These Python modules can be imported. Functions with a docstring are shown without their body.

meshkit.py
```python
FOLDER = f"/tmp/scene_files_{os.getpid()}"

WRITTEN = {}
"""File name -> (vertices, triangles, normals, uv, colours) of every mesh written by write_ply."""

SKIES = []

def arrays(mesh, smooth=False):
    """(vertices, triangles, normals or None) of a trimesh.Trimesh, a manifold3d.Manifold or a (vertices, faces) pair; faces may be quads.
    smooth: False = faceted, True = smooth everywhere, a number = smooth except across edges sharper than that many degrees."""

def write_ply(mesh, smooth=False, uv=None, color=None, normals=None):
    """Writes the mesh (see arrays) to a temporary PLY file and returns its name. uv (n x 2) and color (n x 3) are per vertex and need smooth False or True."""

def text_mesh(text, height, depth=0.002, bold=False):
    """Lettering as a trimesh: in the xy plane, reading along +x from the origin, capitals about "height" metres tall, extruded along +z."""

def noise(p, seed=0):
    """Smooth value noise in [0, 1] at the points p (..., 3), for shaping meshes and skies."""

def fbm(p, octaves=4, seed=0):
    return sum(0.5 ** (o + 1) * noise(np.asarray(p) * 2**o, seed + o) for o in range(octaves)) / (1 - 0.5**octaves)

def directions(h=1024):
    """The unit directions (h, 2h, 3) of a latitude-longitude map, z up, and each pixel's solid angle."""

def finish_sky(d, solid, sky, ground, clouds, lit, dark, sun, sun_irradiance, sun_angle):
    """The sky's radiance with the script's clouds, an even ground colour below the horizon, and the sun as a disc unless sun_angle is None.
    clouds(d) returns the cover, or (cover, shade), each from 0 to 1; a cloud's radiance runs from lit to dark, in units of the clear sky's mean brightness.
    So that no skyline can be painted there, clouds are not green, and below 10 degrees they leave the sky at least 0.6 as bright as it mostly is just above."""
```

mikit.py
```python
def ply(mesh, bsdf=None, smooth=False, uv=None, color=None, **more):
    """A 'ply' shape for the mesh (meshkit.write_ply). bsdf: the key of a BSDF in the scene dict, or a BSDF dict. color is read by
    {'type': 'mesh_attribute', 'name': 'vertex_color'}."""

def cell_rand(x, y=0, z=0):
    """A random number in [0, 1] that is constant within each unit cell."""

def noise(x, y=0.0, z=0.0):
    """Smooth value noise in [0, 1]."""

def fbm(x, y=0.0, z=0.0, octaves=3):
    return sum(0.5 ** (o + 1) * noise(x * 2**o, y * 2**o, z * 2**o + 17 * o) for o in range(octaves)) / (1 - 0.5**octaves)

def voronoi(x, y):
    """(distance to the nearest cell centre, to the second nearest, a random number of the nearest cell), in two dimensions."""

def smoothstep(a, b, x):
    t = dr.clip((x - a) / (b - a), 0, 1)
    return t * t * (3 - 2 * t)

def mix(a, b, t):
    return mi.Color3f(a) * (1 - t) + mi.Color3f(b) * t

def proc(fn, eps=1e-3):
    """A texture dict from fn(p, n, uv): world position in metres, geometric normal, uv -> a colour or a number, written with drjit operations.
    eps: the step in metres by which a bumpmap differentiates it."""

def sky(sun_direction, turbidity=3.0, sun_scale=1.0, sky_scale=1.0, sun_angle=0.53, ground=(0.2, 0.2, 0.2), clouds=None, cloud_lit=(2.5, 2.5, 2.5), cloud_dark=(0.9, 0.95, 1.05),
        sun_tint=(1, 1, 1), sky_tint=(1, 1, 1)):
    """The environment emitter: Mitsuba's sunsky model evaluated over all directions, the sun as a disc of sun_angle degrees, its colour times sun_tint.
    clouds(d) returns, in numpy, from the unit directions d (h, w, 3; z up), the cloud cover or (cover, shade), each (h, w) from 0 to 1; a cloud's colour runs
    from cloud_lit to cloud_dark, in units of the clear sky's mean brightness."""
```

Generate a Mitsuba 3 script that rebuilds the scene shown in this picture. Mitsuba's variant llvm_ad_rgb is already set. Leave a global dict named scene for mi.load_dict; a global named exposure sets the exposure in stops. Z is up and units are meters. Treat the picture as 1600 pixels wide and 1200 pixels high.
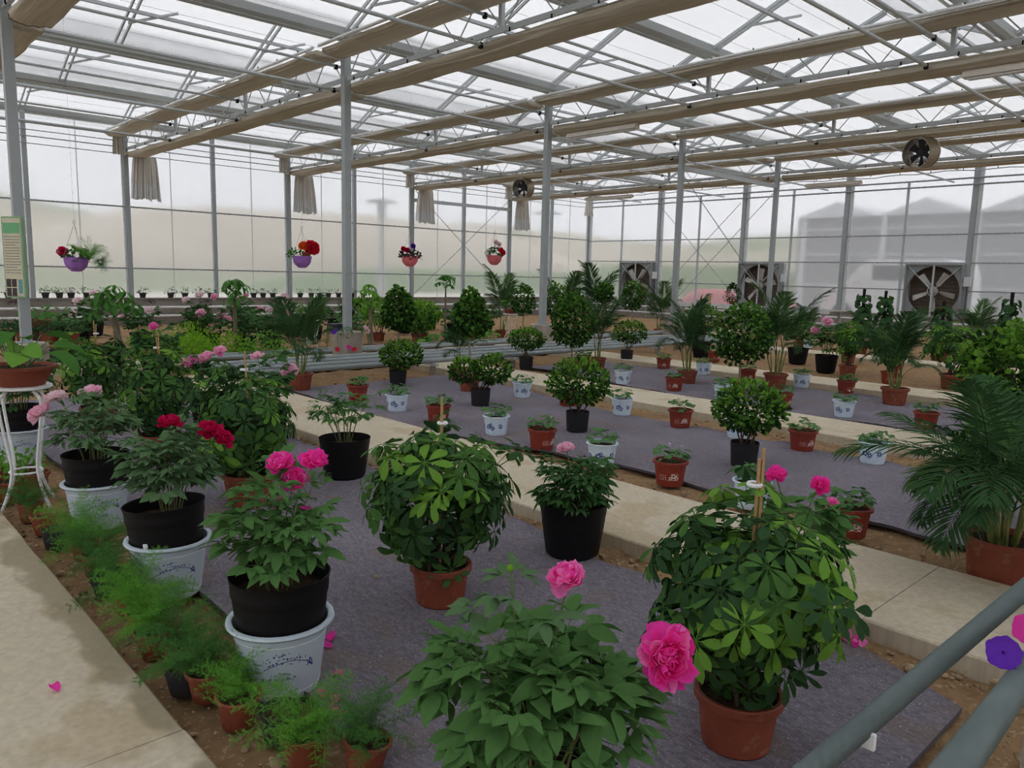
import math, random
import numpy as np, trimesh, mitsuba as mi, mikit, meshkit
import drjit as dr

T = mi.ScalarTransform4f
scene, labels = {}, {}
exposure = 0.0

# ------------------------------------------------------------------ camera, sky, light
EYE = np.array([19.3344, -5.8486, 1.3266])
YAW, PITCH, ROLL = -0.8170, -0.1412, 0.0245
FWD = np.array([math.sin(YAW) * math.cos(PITCH), math.cos(YAW) * math.cos(PITCH), math.sin(PITCH)])
_r0 = np.array([math.cos(YAW), -math.sin(YAW), 0.0])
UP = -math.sin(ROLL) * _r0 + math.cos(ROLL) * np.cross(_r0, FWD)
scene['camera'] = {'type': 'perspective', 'fov': 67.32, 'fov_axis': 'x', 'near_clip': 0.05, 'far_clip': 2000.0,
                   'to_world': T().look_at(EYE.tolist(), (EYE + FWD).tolist(), UP.tolist())}


def overcast(d):
    """A closed overcast sky: cover everywhere, with soft darker billows."""
    n = meshkit.fbm(d * np.array([3.0, 3.0, 5.0]) + 7.3, octaves=4, seed=5)
    return np.full(d.shape[:2], 1.0), np.clip((n - 0.42) * 2.6, 0, 1)


SKY = 79.0
scene['sky'] = mikit.sky([0.35, -0.25, 0.9], turbidity=6.0, sun_scale=0.0, sky_scale=0.1 * SKY, ground=(0.22, 0.23, 0.18), clouds=overcast,
                         cloud_lit=(1.0, 1.005, 1.02), cloud_dark=(0.74, 0.77, 0.82))

# ------------------------------------------------------------------ materials
P = mikit.proc
V3 = lambda *c: mi.Color3f(*c)


def rgb(*c):
    return {'type': 'rgb', 'value': [float(x) for x in c]}


def mat(name, color, rough=0.6, metal=0.0, spec=0.4, two=True, **more):
    b = {'type': 'principled', 'base_color': color if isinstance(color, dict) else rgb(*color), 'roughness': float(rough), 'metallic': float(metal), 'specular': float(spec), **more}
    scene['m_' + name] = {'type': 'twosided', 'bsdf': b} if two else b
    return name


def leafmat(name, color, trans=0.55, rough=0.45, vary=0.0, scale=9.0):
    c = np.array(color, float)
    if vary:
        col = P(lambda p, n, uv, a=c * (1 - vary), b=c * (1 + vary), s=scale: mikit.mix(a.tolist(), b.tolist(), mikit.noise(p.x * s, p.y * s, p.z * s)))
    else:
        col = rgb(*c)
    scene['m_' + name] = {'type': 'principledthin', 'base_color': col, 'roughness': rough, 'diff_trans': trans, 'eta': 1.5, 'spec_trans': 0.0}
    return name


mat('steel', (0.50, 0.54, 0.56), 0.45, 0.2)
mat('column_steel', (0.37, 0.405, 0.42), 0.45, 0.2)
mat('steel_dark', (0.30, 0.32, 0.34), 0.5, 0.2)
mat('steel_pale', (0.62, 0.65, 0.67), 0.45, 0.15)
mat('gutter_steel', (0.44, 0.47, 0.47), 0.4, 0.3)
mat('white_paint', (0.78, 0.80, 0.82), 0.35)
mat('black_plastic', (0.010, 0.009, 0.010), 0.5, 0, 0.14)
mat('black_bag', (0.020, 0.020, 0.024), 0.55, 0, 0.2)
mat('dark_plastic', (0.03, 0.03, 0.033), 0.5)
mat('pot_soil', P(lambda p, n, uv: mikit.mix((0.018, 0.012, 0.008), (0.07, 0.045, 0.03), mikit.fbm(p.x * 90, p.y * 90, p.z * 90))), 0.95, 0, 0.1)


def _terra(p, n, uv):
    f = mikit.fbm(p.x * 14, p.y * 14, p.z * 9)
    s = mikit.smoothstep(0.60, 0.74, mikit.fbm(p.x * 26 + 9, p.y * 26, p.z * 22))
    return mikit.mix(mikit.mix((0.175, 0.040, 0.022), (0.26, 0.066, 0.034), f), (0.34, 0.17, 0.11), s * 0.4)


mat('terracotta', P(_terra), 0.55, 0, 0.35)
mat('terracotta_red', (0.23, 0.034, 0.020), 0.45)
mat('white_pot', (0.62, 0.74, 0.84), 0.32)
mat('pale_pot', (0.50, 0.58, 0.645), 0.35)
mat('blue_print', (0.03, 0.05, 0.20), 0.5)
mat('white_print', (0.62, 0.50, 0.46), 0.5)
mat('purple_pot', (0.36, 0.16, 0.55), 0.35)
mat('coral_pot', (0.72, 0.17, 0.20), 0.35)
mat('bamboo', (0.42, 0.26, 0.11), 0.6)
mat('trunk', P(lambda p, n, uv: mikit.mix((0.10, 0.085, 0.055), (0.23, 0.20, 0.13), mikit.fbm(p.x * 30, p.y * 30, p.z * 12))), 0.85, 0, 0.1)
mat('twig', (0.085, 0.055, 0.035), 0.8)
mat('pale_trunk', (0.26, 0.23, 0.16), 0.8)
mat('green_stem', (0.10, 0.17, 0.05), 0.5)
mat('peony_stem', (0.15, 0.16, 0.06), 0.55)
mat('cane', P(lambda p, n, uv: mikit.mix((0.10, 0.14, 0.035), (0.30, 0.30, 0.09), mikit.noise(p.x * 20, p.y * 20, p.z * 26))), 0.5)
mat('dirt_black', (0.02, 0.018, 0.016), 0.9, 0, 0.1)
mat('wood_slat', (0.28, 0.13, 0.07), 0.7)
mat('green_paint', (0.24, 0.42, 0.22), 0.5)
mat('sign_paper', (0.62, 0.58, 0.44), 0.6)
mat('sign_green', (0.16, 0.46, 0.22), 0.5)
mat('sign_ink', (0.24, 0.23, 0.20), 0.7)
mat('sign_photo', (0.055, 0.035, 0.04), 0.5)
mat('sign_teal', (0.12, 0.34, 0.34), 0.5)
mat('lamp_white', (0.70, 0.66, 0.60), 0.4)
mat('fan_brass', (0.34, 0.29, 0.21), 0.35, 0.5)
mat('fan_blade', (0.50, 0.49, 0.46), 0.5, 0.1)
mat('louver', P(lambda p, n, uv: mikit.mix((0.07, 0.052, 0.042), (0.16, 0.12, 0.095), mikit.fbm(p.x * 6, 0, p.z * 40))), 0.7, 0.1)
mat('yellow_plastic', (0.75, 0.55, 0.04), 0.5)
mat('red_plastic', (0.62, 0.10, 0.12), 0.5)
mat('cloth_white', (0.62, 0.61, 0.58), 0.8, 0, 0.1)
mat('plastic_film', (0.72, 0.73, 0.73), 0.3)


def _shade(p, n, uv):
    f = mikit.fbm(p.x * 1.3, p.y * 60, p.z * 60)
    return mikit.mix((0.42, 0.37, 0.29), (0.66, 0.61, 0.51), f)


mat('shade_cloth', P(_shade), 0.85, 0, 0.1)
mat('shade_cloth_grey', P(lambda p, n, uv: mikit.mix((0.58, 0.56, 0.52), (0.78, 0.76, 0.73), mikit.fbm(p.x * 30, p.y * 30, p.z * 3))), 0.85, 0, 0.1)


def _concrete(p, n, uv):
    big = mikit.fbm(p.x * 1.7, p.y * 2.3, 3.0, 4)
    fine = mikit.fbm(p.x * 60, p.y * 60, 1.0, 3)
    c = mikit.mix((0.46, 0.40, 0.295), (0.56, 0.495, 0.38), big)
    c = c * (0.86 + 0.26 * fine)
    stain = mikit.smoothstep(0.57, 0.72, mikit.fbm(p.x * 3.1 + 5, p.y * 4.6, 8.0, 4))
    return mikit.mix(c, c * mi.Color3f(0.80, 0.73, 0.60), stain * 0.6)


def _concrete_near(p, n, uv):
    c = _concrete(p, n, uv)
    # algae and soil smears along the slab's soil edge, in ragged patches
    m = mikit.fbm(p.x * 4.2, p.y * 7.0, 2.0, 4) + 0.55 * mikit.smoothstep(-5.42, -5.12, p.y)
    s = mikit.smoothstep(0.80, 1.02, m)
    return mikit.mix(c, (0.20, 0.165, 0.095), s * 0.62)


def _concrete_h(p, n, uv):
    return 0.0012 * mikit.fbm(p.x * 70, p.y * 70, p.z * 70, 2)


def bump(name, fn, color, rough, spec=0.2, eps=1e-3):
    scene['m_' + name] = {'type': 'twosided', 'bsdf': {'type': 'bumpmap', 'arbitrary': P(fn, eps), 'scale': 1.0,
                                                'bsdf': {'type': 'principled', 'base_color': P(color), 'roughness': rough, 'specular': spec}}}
    return name


mat('concrete', P(_concrete), 0.85, 0, 0.2)
mat('concrete_near', P(_concrete_near), 0.85, 0, 0.2)
mat('concrete_grey', P(lambda p, n, uv: mikit.mix((0.20, 0.185, 0.16), (0.36, 0.335, 0.295), mikit.fbm(p.x * 5 + p.y * 5, p.y * 2, p.z * 6, 4))), 0.9, 0, 0.1)
mat('plinth_concrete', P(lambda p, n, uv: mikit.mix((0.26, 0.225, 0.185), (0.46, 0.42, 0.36), mikit.fbm(p.x * 9, p.y * 9, p.z * 2.2, 4))), 0.9, 0, 0.1)


def _felt(p, n, uv):
    fib = mikit.fbm(p.x * 55 + 2 * mikit.noise(p.y * 30, p.x * 9), p.y * 120, 0.0, 3)
    base = mikit.mix((0.094, 0.084, 0.102), (0.226, 0.204, 0.240), fib)
    big = mikit.fbm(p.x * 2.1, p.y * 2.6, 4.0, 3)
    fleck = mikit.smoothstep(0.775, 0.83, mikit.fbm(p.x * 130 + 11, p.y * 260, 5.0, 2))
    fleck2 = mikit.smoothstep(0.80, 0.84, mikit.fbm(p.x * 260 + 11, p.y * 120, 9.0, 2))
    c = base * (0.78 + 0.44 * big)
    dirt = mikit.smoothstep(0.60, 0.74, mikit.fbm(p.x * 3.0 + 2, p.y * 5.2, 7.0, 4))
    c = mikit.mix(c, (0.17, 0.13, 0.10), dirt * 0.45)
    return mikit.mix(c, (0.50, 0.48, 0.53), dr.maximum(fleck, fleck2) * 0.5)


mat('felt', P(_felt), 0.95, 0, 0.1)
mat('felt_edge', (0.085, 0.078, 0.088), 0.95, 0, 0.1)


def _soil(p, n, uv):
    f = mikit.fbm(p.x * 22, p.y * 22, p.z * 8, 4)
    big = mikit.fbm(p.x * 1.2, p.y * 1.2, 2.0, 3)
    c = mikit.mix((0.085, 0.048, 0.025), (0.32, 0.20, 0.11), f)
    c = mikit.mix(c, mikit.mix((0.195, 0.118, 0.055), (0.37, 0.253, 0.14), f), big * 0.8)
    peb = mikit.smoothstep(0.70, 0.78, mikit.fbm(p.x * 75, p.y * 75, 3.0, 2))
    return mikit.mix(c, (0.42, 0.32, 0.22), peb * 0.55)


mat('soil', P(_soil), 0.95, 0, 0.1)
mat('stone', P(lambda p, n, uv: mikit.mix((0.16, 0.10, 0.055), (0.44, 0.33, 0.21), mikit.noise(p.x * 25, p.y * 25, p.z * 25))), 0.9, 0, 0.1)


def _pipe_h(p, n, uv):
    return 0.0020 * dr.abs(dr.sin((p.y + 0.25 * p.z) * (math.pi / 0.0062)))


bump('pipe', _pipe_h, lambda p, n, uv: mikit.mix((0.085, 0.118, 0.118), (0.17, 0.21, 0.205), mikit.fbm(p.x * 30, p.y * 3, p.z * 30)), 0.4, 0.5, 4e-4)

bump('pipe_pale', _pipe_h, lambda p, n, uv: mikit.mix((0.24, 0.29, 0.30), (0.42, 0.47, 0.48), mikit.fbm(p.x * 30, p.y * 3, p.z * 30)), 0.35, 0.6, 4e-4)

# polycarbonate: thin, lets light and a blurred view through
for i, (tr, ro, sp, k) in enumerate([(1.25, 0.17, 0.62, 0.93), (1.25, 0.22, 0.60, 0.91), (1.25, 0.15, 0.64, 0.94)]):
    scene[f'm_roof_sheet_{i}'] = {'type': 'principledthin', 'base_color': rgb(k, k * 1.005, k * 1.02), 'roughness': ro, 'spec_trans': sp, 'diff_trans': tr, 'eta': 1.3}
for i, ro in enumerate((0.10, 0.12)):
    scene[f'm_wall_sheet_{i}'] = {'type': 'principledthin', 'base_color': rgb(0.90, 0.91, 0.935), 'roughness': ro, 'spec_trans': 0.62, 'diff_trans': 1.25, 'eta': 1.3}

# foliage
leafmat('schefflera_dark', (0.040, 0.090, 0.036), 0.35, 0.38)
leafmat('schefflera_mid', (0.075, 0.168, 0.044), 0.45, 0.38)
leafmat('schefflera_young', (0.170, 0.350, 0.055), 0.6, 0.4)
leafmat('peony_leaf', (0.092, 0.200, 0.062), 0.5, 0.5)
leafmat('peony_leaf_dark', (0.058, 0.135, 0.046), 0.45, 0.5)
leafmat('peony_leaf_grey', (0.110, 0.200, 0.092), 0.5, 0.55)
leafmat('fern_needle', (0.135, 0.345, 0.050), 0.7, 0.6)
leafmat('fern_needle_dark', (0.080, 0.205, 0.050), 0.6, 0.6)
leafmat('berry_leaf', (0.115, 0.245, 0.090), 0.5, 0.5)
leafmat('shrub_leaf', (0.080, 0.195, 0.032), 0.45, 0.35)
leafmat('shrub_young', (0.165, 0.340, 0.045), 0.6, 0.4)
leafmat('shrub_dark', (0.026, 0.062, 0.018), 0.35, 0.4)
leafmat('palm_leaf', (0.046, 0.104, 0.040), 0.45, 0.42)
leafmat('palm_leaf_light', (0.070, 0.140, 0.045), 0.5, 0.45)
leafmat('broad_leaf', (0.075, 0.205, 0.045), 0.5, 0.35)
leafmat('broad_leaf_light', (0.16, 0.36, 0.06), 0.6, 0.4)
leafmat('lime_leaf', (0.20, 0.42, 0.035), 0.7, 0.5)
leafmat('vine_leaf', (0.052, 0.118, 0.048), 0.4, 0.4)
leafmat('dry_leaf', (0.46, 0.33, 0.07), 0.4, 0.6)
leafmat('petal_hot', (0.95, 0.080, 0.52), 0.95, 0.6)
leafmat('petal_hot_pale', (0.96, 0.27, 0.65), 0.95, 0.6)
leafmat('petal_crimson', (0.62, 0.012, 0.10), 0.6, 0.6)
leafmat('petal_light', (0.93, 0.57, 0.72), 0.9, 0.6)
leafmat('petal_white', (0.92, 0.78, 0.82), 0.9, 0.6)
leafmat('petal_violet', (0.16, 0.045, 0.50), 0.6, 0.6)
leafmat('petal_red', (0.75, 0.035, 0.07), 0.6, 0.6)
leafmat('petal_orange', (0.85, 0.20, 0.04), 0.6, 0.6)
leafmat('plum_leaf', (0.085, 0.045, 0.055), 0.4, 0.5)
leafmat('small_white', (0.85, 0.85, 0.80), 0.6, 0.6)
# ------------------------------------------------------------------ helpers: names, labels, meshes
_taken = set()


def fresh(key):
    if key not in _taken:
        _taken.add(key)
        return key
    i = _next.get(key, 0) + 1
    while f'{key}_{i:03d}' in _taken:
        i += 1
    _next[key] = i
    k = f'{key}_{i:03d}'
    _taken.add(k)
    return k


_next = {}


def thing(name, label=None, cat=None, group=None, kind=None):
    k = fresh(name)
    d = {}
    if label: d['label'] = label
    if cat: d['category'] = cat
    if group: d['group'] = group
    if kind: d['kind'] = kind
    labels[k] = d
    return k


def put(shape, M=None, bsdf=None):
    d = dict(shape)
    if bsdf: d['bsdf'] = {'type': 'ref', 'id': 'm_' + bsdf}
    if M is not None: d['to_world'] = T(np.asarray(M, float))
    return d


def part(parent, name, shape, M=None, bsdf=None, label=None, kind=None):
    k = fresh(f'{parent}__{name}')
    scene[k] = put(shape, M, bsdf)
    if label or kind:
        labels[k] = {a: b for a, b in (('label', label), ('kind', kind)) if b}
    return k


def own(name, shape, M=None, bsdf=None, **kw):
    k = thing(name, **kw)
    scene[k] = put(shape, M, bsdf)
    return k


def I4(): return np.eye(4)


def tr(x=0, y=0, z=0):
    m = np.eye(4); m[:3, 3] = (x, y, z); return m


def sc(x, y=None, z=None):
    y = x if y is None else y; z = x if z is None else z
    return np.diag([x, y, z, 1.0])


def rz(a):
    c, s = math.cos(a), math.sin(a); m = np.eye(4); m[:2, :2] = [[c, -s], [s, c]]; return m


def rx(a):
    c, s = math.cos(a), math.sin(a); m = np.eye(4); m[1:3, 1:3] = [[c, -s], [s, c]]; return m


def ry(a):
    c, s = math.cos(a), math.sin(a); m = np.eye(4); m[0, 0] = c; m[0, 2] = s; m[2, 0] = -s; m[2, 2] = c; return m


def frame(x=None, z=None, o=(0, 0, 0)):
    """Axes with local x along x (exact) and local z as near z as can be."""
    x = np.asarray(x, float); x = x / (np.linalg.norm(x) + 1e-12)
    z = np.asarray(z, float)
    y = np.cross(z, x); ny = np.linalg.norm(y)
    if ny < 1e-6:
        y = np.cross([0.3, 1, 0.2], x); ny = np.linalg.norm(y)
    y /= ny
    m = np.eye(4); m[:3, 0] = x; m[:3, 1] = y; m[:3, 2] = np.cross(x, y); m[:3, 3] = o
    return m


def frame_z(z, spin=0.0, o=(0, 0, 0)):
    z = np.asarray(z, float); z = z / (np.linalg.norm(z) + 1e-12)
    a = np.array([1.0, 0, 0]) if abs(z[0]) < 0.8 else np.array([0, 1.0, 0])
    x = np.cross(a, z); x /= np.linalg.norm(x)
    m = np.eye(4); m[:3, 0] = x; m[:3, 1] = np.cross(z, x); m[:3, 2] = z; m[:3, 3] = o
    return m @ rz(spin)


def xf(vf, M):
    v, f = vf
    f = np.asarray(f)
    if np.linalg.det(M[:3, :3]) < 0: f = f[:, ::-1]
    return np.asarray(v) @ M[:3, :3].T + M[:3, 3], f


def cat(parts):
    vs, fs, n = [], [], 0
    for v, f in parts:
        f = np.asarray(f, int)
        if f.shape[1] == 4: f = np.vstack([f[:, [0, 1, 2]], f[:, [0, 2, 3]]])
        vs.append(np.asarray(v, float)); fs.append(f + n); n += len(v)
    return np.vstack(vs), np.vstack(fs)


def many(vf, Ms):
    """vf under each matrix, as one mesh."""
    v, f = np.asarray(vf[0], float), np.asarray(vf[1], int)
    Ms = np.asarray(Ms, float)
    vs = np.einsum('kij,nj->kni', Ms[:, :3, :3], v) + Ms[:, None, :3, 3]
    fs = f[None] + (np.arange(len(Ms)) * len(v))[:, None, None]
    return vs.reshape(-1, 3), fs.reshape(-1, 3)


def ply(vf, bsdf, smooth=False): return mikit.ply(vf, 'm_' + bsdf, smooth=smooth)


def box_vf(sx=1, sy=1, sz=1, bevel=0.0):
    """Centred box; with a bevel the edges are cut."""
    if not bevel:
        b = trimesh.creation.box((sx, sy, sz)); return np.array(b.vertices), np.array(b.faces)
    h = np.array([sx, sy, sz]) / 2; pts = []
    for s in np.ndindex(2, 2, 2):
        s = np.array(s) * 2 - 1
        for k in range(3):
            p = h - bevel; p = p.copy(); p[k] = h[k]; pts.append(s * p)
    m = trimesh.Trimesh(np.array(pts)).convex_hull
    return np.array(m.vertices), np.array(m.faces)


def lathe(profile, n=32, closed_top=False):
    """Profile of (r, z), turned about z."""
    pr = np.asarray(profile, float); a = np.arange(n) * 2 * np.pi / n
    v = np.stack([pr[:, None, 0] * np.cos(a), pr[:, None, 0] * np.sin(a), np.repeat(pr[:, 1:2], n, 1)], -1).reshape(-1, 3)
    i, j = np.meshgrid(np.arange(len(pr) - 1), np.arange(n), indexing='ij'); i, j = i.ravel(), j.ravel(); k = (j + 1) % n
    q = np.stack([i * n + j, i * n + k, (i + 1) * n + k, (i + 1) * n + j], 1)
    return v, np.vstack([q[:, [0, 1, 2]], q[:, [0, 2, 3]]])


def tube(points, r, sides=6, cap=True):
    p = np.asarray(points, float); n = len(p)
    r = np.broadcast_to(np.asarray(r, float), (n,))
    t = np.gradient(p, axis=0); t /= np.linalg.norm(t, axis=1, keepdims=True) + 1e-12
    a = np.cross(t[0], [0, 0, 1] if abs(t[0][2]) < 0.9 else [1, 0, 0]); a /= np.linalg.norm(a)
    A = []
    for k in range(n):
        a = a - t[k] * (a @ t[k]); a /= np.linalg.norm(a) + 1e-12; A.append(a)
    A = np.array(A); B = np.cross(t, A); ang = np.arange(sides) * 2 * np.pi / sides
    v = p[:, None] + r[:, None, None] * (np.cos(ang)[None, :, None] * A[:, None] + np.sin(ang)[None, :, None] * B[:, None])
    v = v.reshape(-1, 3)
    i, j = np.meshgrid(np.arange(n - 1), np.arange(sides), indexing='ij'); i, j = i.ravel(), j.ravel(); k = (j + 1) % sides
    q = np.stack([i * sides + j, i * sides + k, (i + 1) * sides + k, (i + 1) * sides + j], 1)
    f = np.vstack([q[:, [0, 1, 2]], q[:, [0, 2, 3]]])
    if cap:
        v = np.vstack([v, p[:1], p[-1:]]); c0, c1 = n * sides, n * sides + 1; j = np.arange(sides); k = (j + 1) % sides
        f = np.vstack([f, np.stack([k, j, j * 0 + c0], 1), np.stack([(n - 1) * sides + j, (n - 1) * sides + k, j * 0 + c1], 1)])
    return v, f


def curve(a, b, c, n=8):
    """Quadratic bezier."""
    t = np.linspace(0, 1, n)[:, None]; a, b, c = (np.asarray(x, float) for x in (a, b, c))
    return (1 - t) ** 2 * a + 2 * t * (1 - t) * b + t * t * c


BOX = {}


def boxshape(bsdf):
    if bsdf not in BOX: BOX[bsdf] = ply(box_vf(1, 1, 1), bsdf)
    return BOX[bsdf]


ROD = {}


def rodshape(bsdf):
    if bsdf not in ROD: ROD[bsdf] = ply(tube([[-0.5, 0, 0], [0.5, 0, 0]], 1.0, 8), bsdf, 40)
    return ROD[bsdf]


def beam(parent, name, p0, p1, w, h, bsdf, up=(0, 0, 1), **kw):
    """A square-edged bar from p0 to p1: h along up, w across."""
    p0, p1 = np.asarray(p0, float), np.asarray(p1, float)
    return part(parent, name, boxshape(bsdf), frame(p1 - p0, up, (p0 + p1) / 2) @ sc(np.linalg.norm(p1 - p0), w, h), **kw)


def rod(parent, name, p0, p1, r, bsdf, **kw):
    p0, p1 = np.asarray(p0, float), np.asarray(p1, float)
    return part(parent, name, rodshape(bsdf), frame(p1 - p0, (0.01, 0, 1), (p0 + p1) / 2) @ sc(np.linalg.norm(p1 - p0), r, r), **kw)


def block(parent, name, lo, hi, bsdf, **kw):
    lo, hi = np.asarray(lo, float), np.asarray(hi, float)
    return part(parent, name, boxshape(bsdf), tr(*((lo + hi) / 2)) @ sc(*(hi - lo)), **kw)


# ------------------------------------------------------------------ the setting: ground, walls, roof
GZ = -0.02          # the beds lie a little below the walkways
# soil: one relief over the beds, the wider land outside is farther down in the script
def soil_mesh():
    xs = np.arange(10.0, 19.0, 0.07); ys = np.arange(-5.3, 4.9, 0.07)
    X, Y = np.meshgrid(xs, ys, indexing='ij'); p = np.stack([X, Y, X * 0], -1)
    Z = GZ - 0.035 + 0.045 * (meshkit.fbm(p * 5.0, 3, 2) - 0.5) + 0.028 * (meshkit.fbm(p * 15.0, 2, 9) - 0.5)
    n, m = X.shape; i, j = np.meshgrid(np.arange(n - 1), np.arange(m - 1), indexing='ij'); i, j = i.ravel(), j.ravel()
    q = np.stack([i * m + j, (i + 1) * m + j, (i + 1) * m + j + 1, i * m + j + 1], 1)
    return np.stack([X, Y, Z], -1).reshape(-1, 3), np.vstack([q[:, [0, 1, 2]], q[:, [0, 2, 3]]])


fl = thing('floor', 'bare brown soil floor of the greenhouse between paths and beds', kind='structure')
part(fl, 'soil_bed', ply(soil_mesh(), 'soil', True))
part(fl, 'soil_ground', ply((np.array([[-0.2, -14, -0.1], [30, -14, -0.1], [30, 16.2, -0.1], [-0.2, 16.2, -0.1]]), np.array([[0, 1, 2], [0, 2, 3]])), 'soil'))
# raised soil that shows farther off
rng = np.random.default_rng(4)


def patch(x0, x1, y0, y1, z, step=0.25, amp=0.03, seed=1):
    xs = np.linspace(x0, x1, max(2, int((x1 - x0) / step))); ys = np.linspace(y0, y1, max(2, int((y1 - y0) / step)))
    X, Y = np.meshgrid(xs, ys, indexing='ij'); p = np.stack([X, Y, X * 0], -1)
    Z = z + amp * (meshkit.fbm(p * 3.0, 3, seed) - 0.5)
    n, m = X.shape; i, j = np.meshgrid(np.arange(n - 1), np.arange(m - 1), indexing='ij'); i, j = i.ravel(), j.ravel()
    q = np.stack([i * m + j, (i + 1) * m + j, (i + 1) * m + j + 1, i * m + j + 1], 1)
    return np.stack([X, Y, Z], -1).reshape(-1, 3), np.vstack([q[:, [0, 1, 2]], q[:, [0, 2, 3]]])


part(fl, 'soil_bed', ply(patch(9.9, 19.2, 4.6, 7.9, -0.035, seed=3), 'soil', True))
part(fl, 'soil_bed', ply(patch(9.9, 19.2, 8.4, 15.9, -0.035, 0.4, seed=5), 'soil', True))
part(fl, 'soil_bed', ply(patch(0.2, 9.9, -6, 15.9, -0.05, 0.4, seed=6), 'soil', True))


def slab_mesh(x0, x1, y0, y1, z0, z1, seed):
    """A cast slab: its long edges a little ragged, the top edge chipped round."""
    n = max(3, int((x1 - x0) / 0.12)); xs = np.linspace(x0, x1, n); r = np.random.default_rng(seed)
    w0 = 0.010 * (meshkit.fbm(np.stack([xs * 3, xs * 0, xs * 0], -1), 3, seed) - 0.5); w1 = 0.010 * (meshkit.fbm(np.stack([xs * 3, xs * 0 + 5, xs * 0], -1), 3, seed) - 0.5)
    e = 0.007; rows = []
    for k in range(n):
        rows.append([[xs[k], y0 + w0[k], z0], [xs[k], y0 + w0[k], z1 - e], [xs[k], y0 + w0[k] + e, z1], [xs[k], y1 + w1[k] - e, z1], [xs[k], y1 + w1[k], z1 - e], [xs[k], y1 + w1[k], z0]])
    v = np.array(rows).reshape(-1, 3); f = []
    for k in range(n - 1):
        for j in range(5):
            a = k * 6 + j; f.append([a, a + 6, a + 7]); f.append([a, a + 7, a + 1])
    for k, fl_ in ((0, False), ((n - 1) * 6, True)):
        for t in ([0, 1, 2], [0, 2, 3], [0, 3, 4], [0, 4, 5]):
            f.append([k + x for x in (t if not fl_ else t[::-1])])
    return v, np.array(f)


def walkway(label, y0, y1, x0, cuts, bsdf, z1=0.02):
    w = thing('walkway', label, kind='structure')
    for i, (a, b) in enumerate(zip([x0] + cuts[:-1], cuts)):
        part(w, 'slab', ply(slab_mesh(a + 0.0015, b - 0.0015, y0, y1, -0.09, z1, int(a * 10) + 3), bsdf, 35))
    return w


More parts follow.
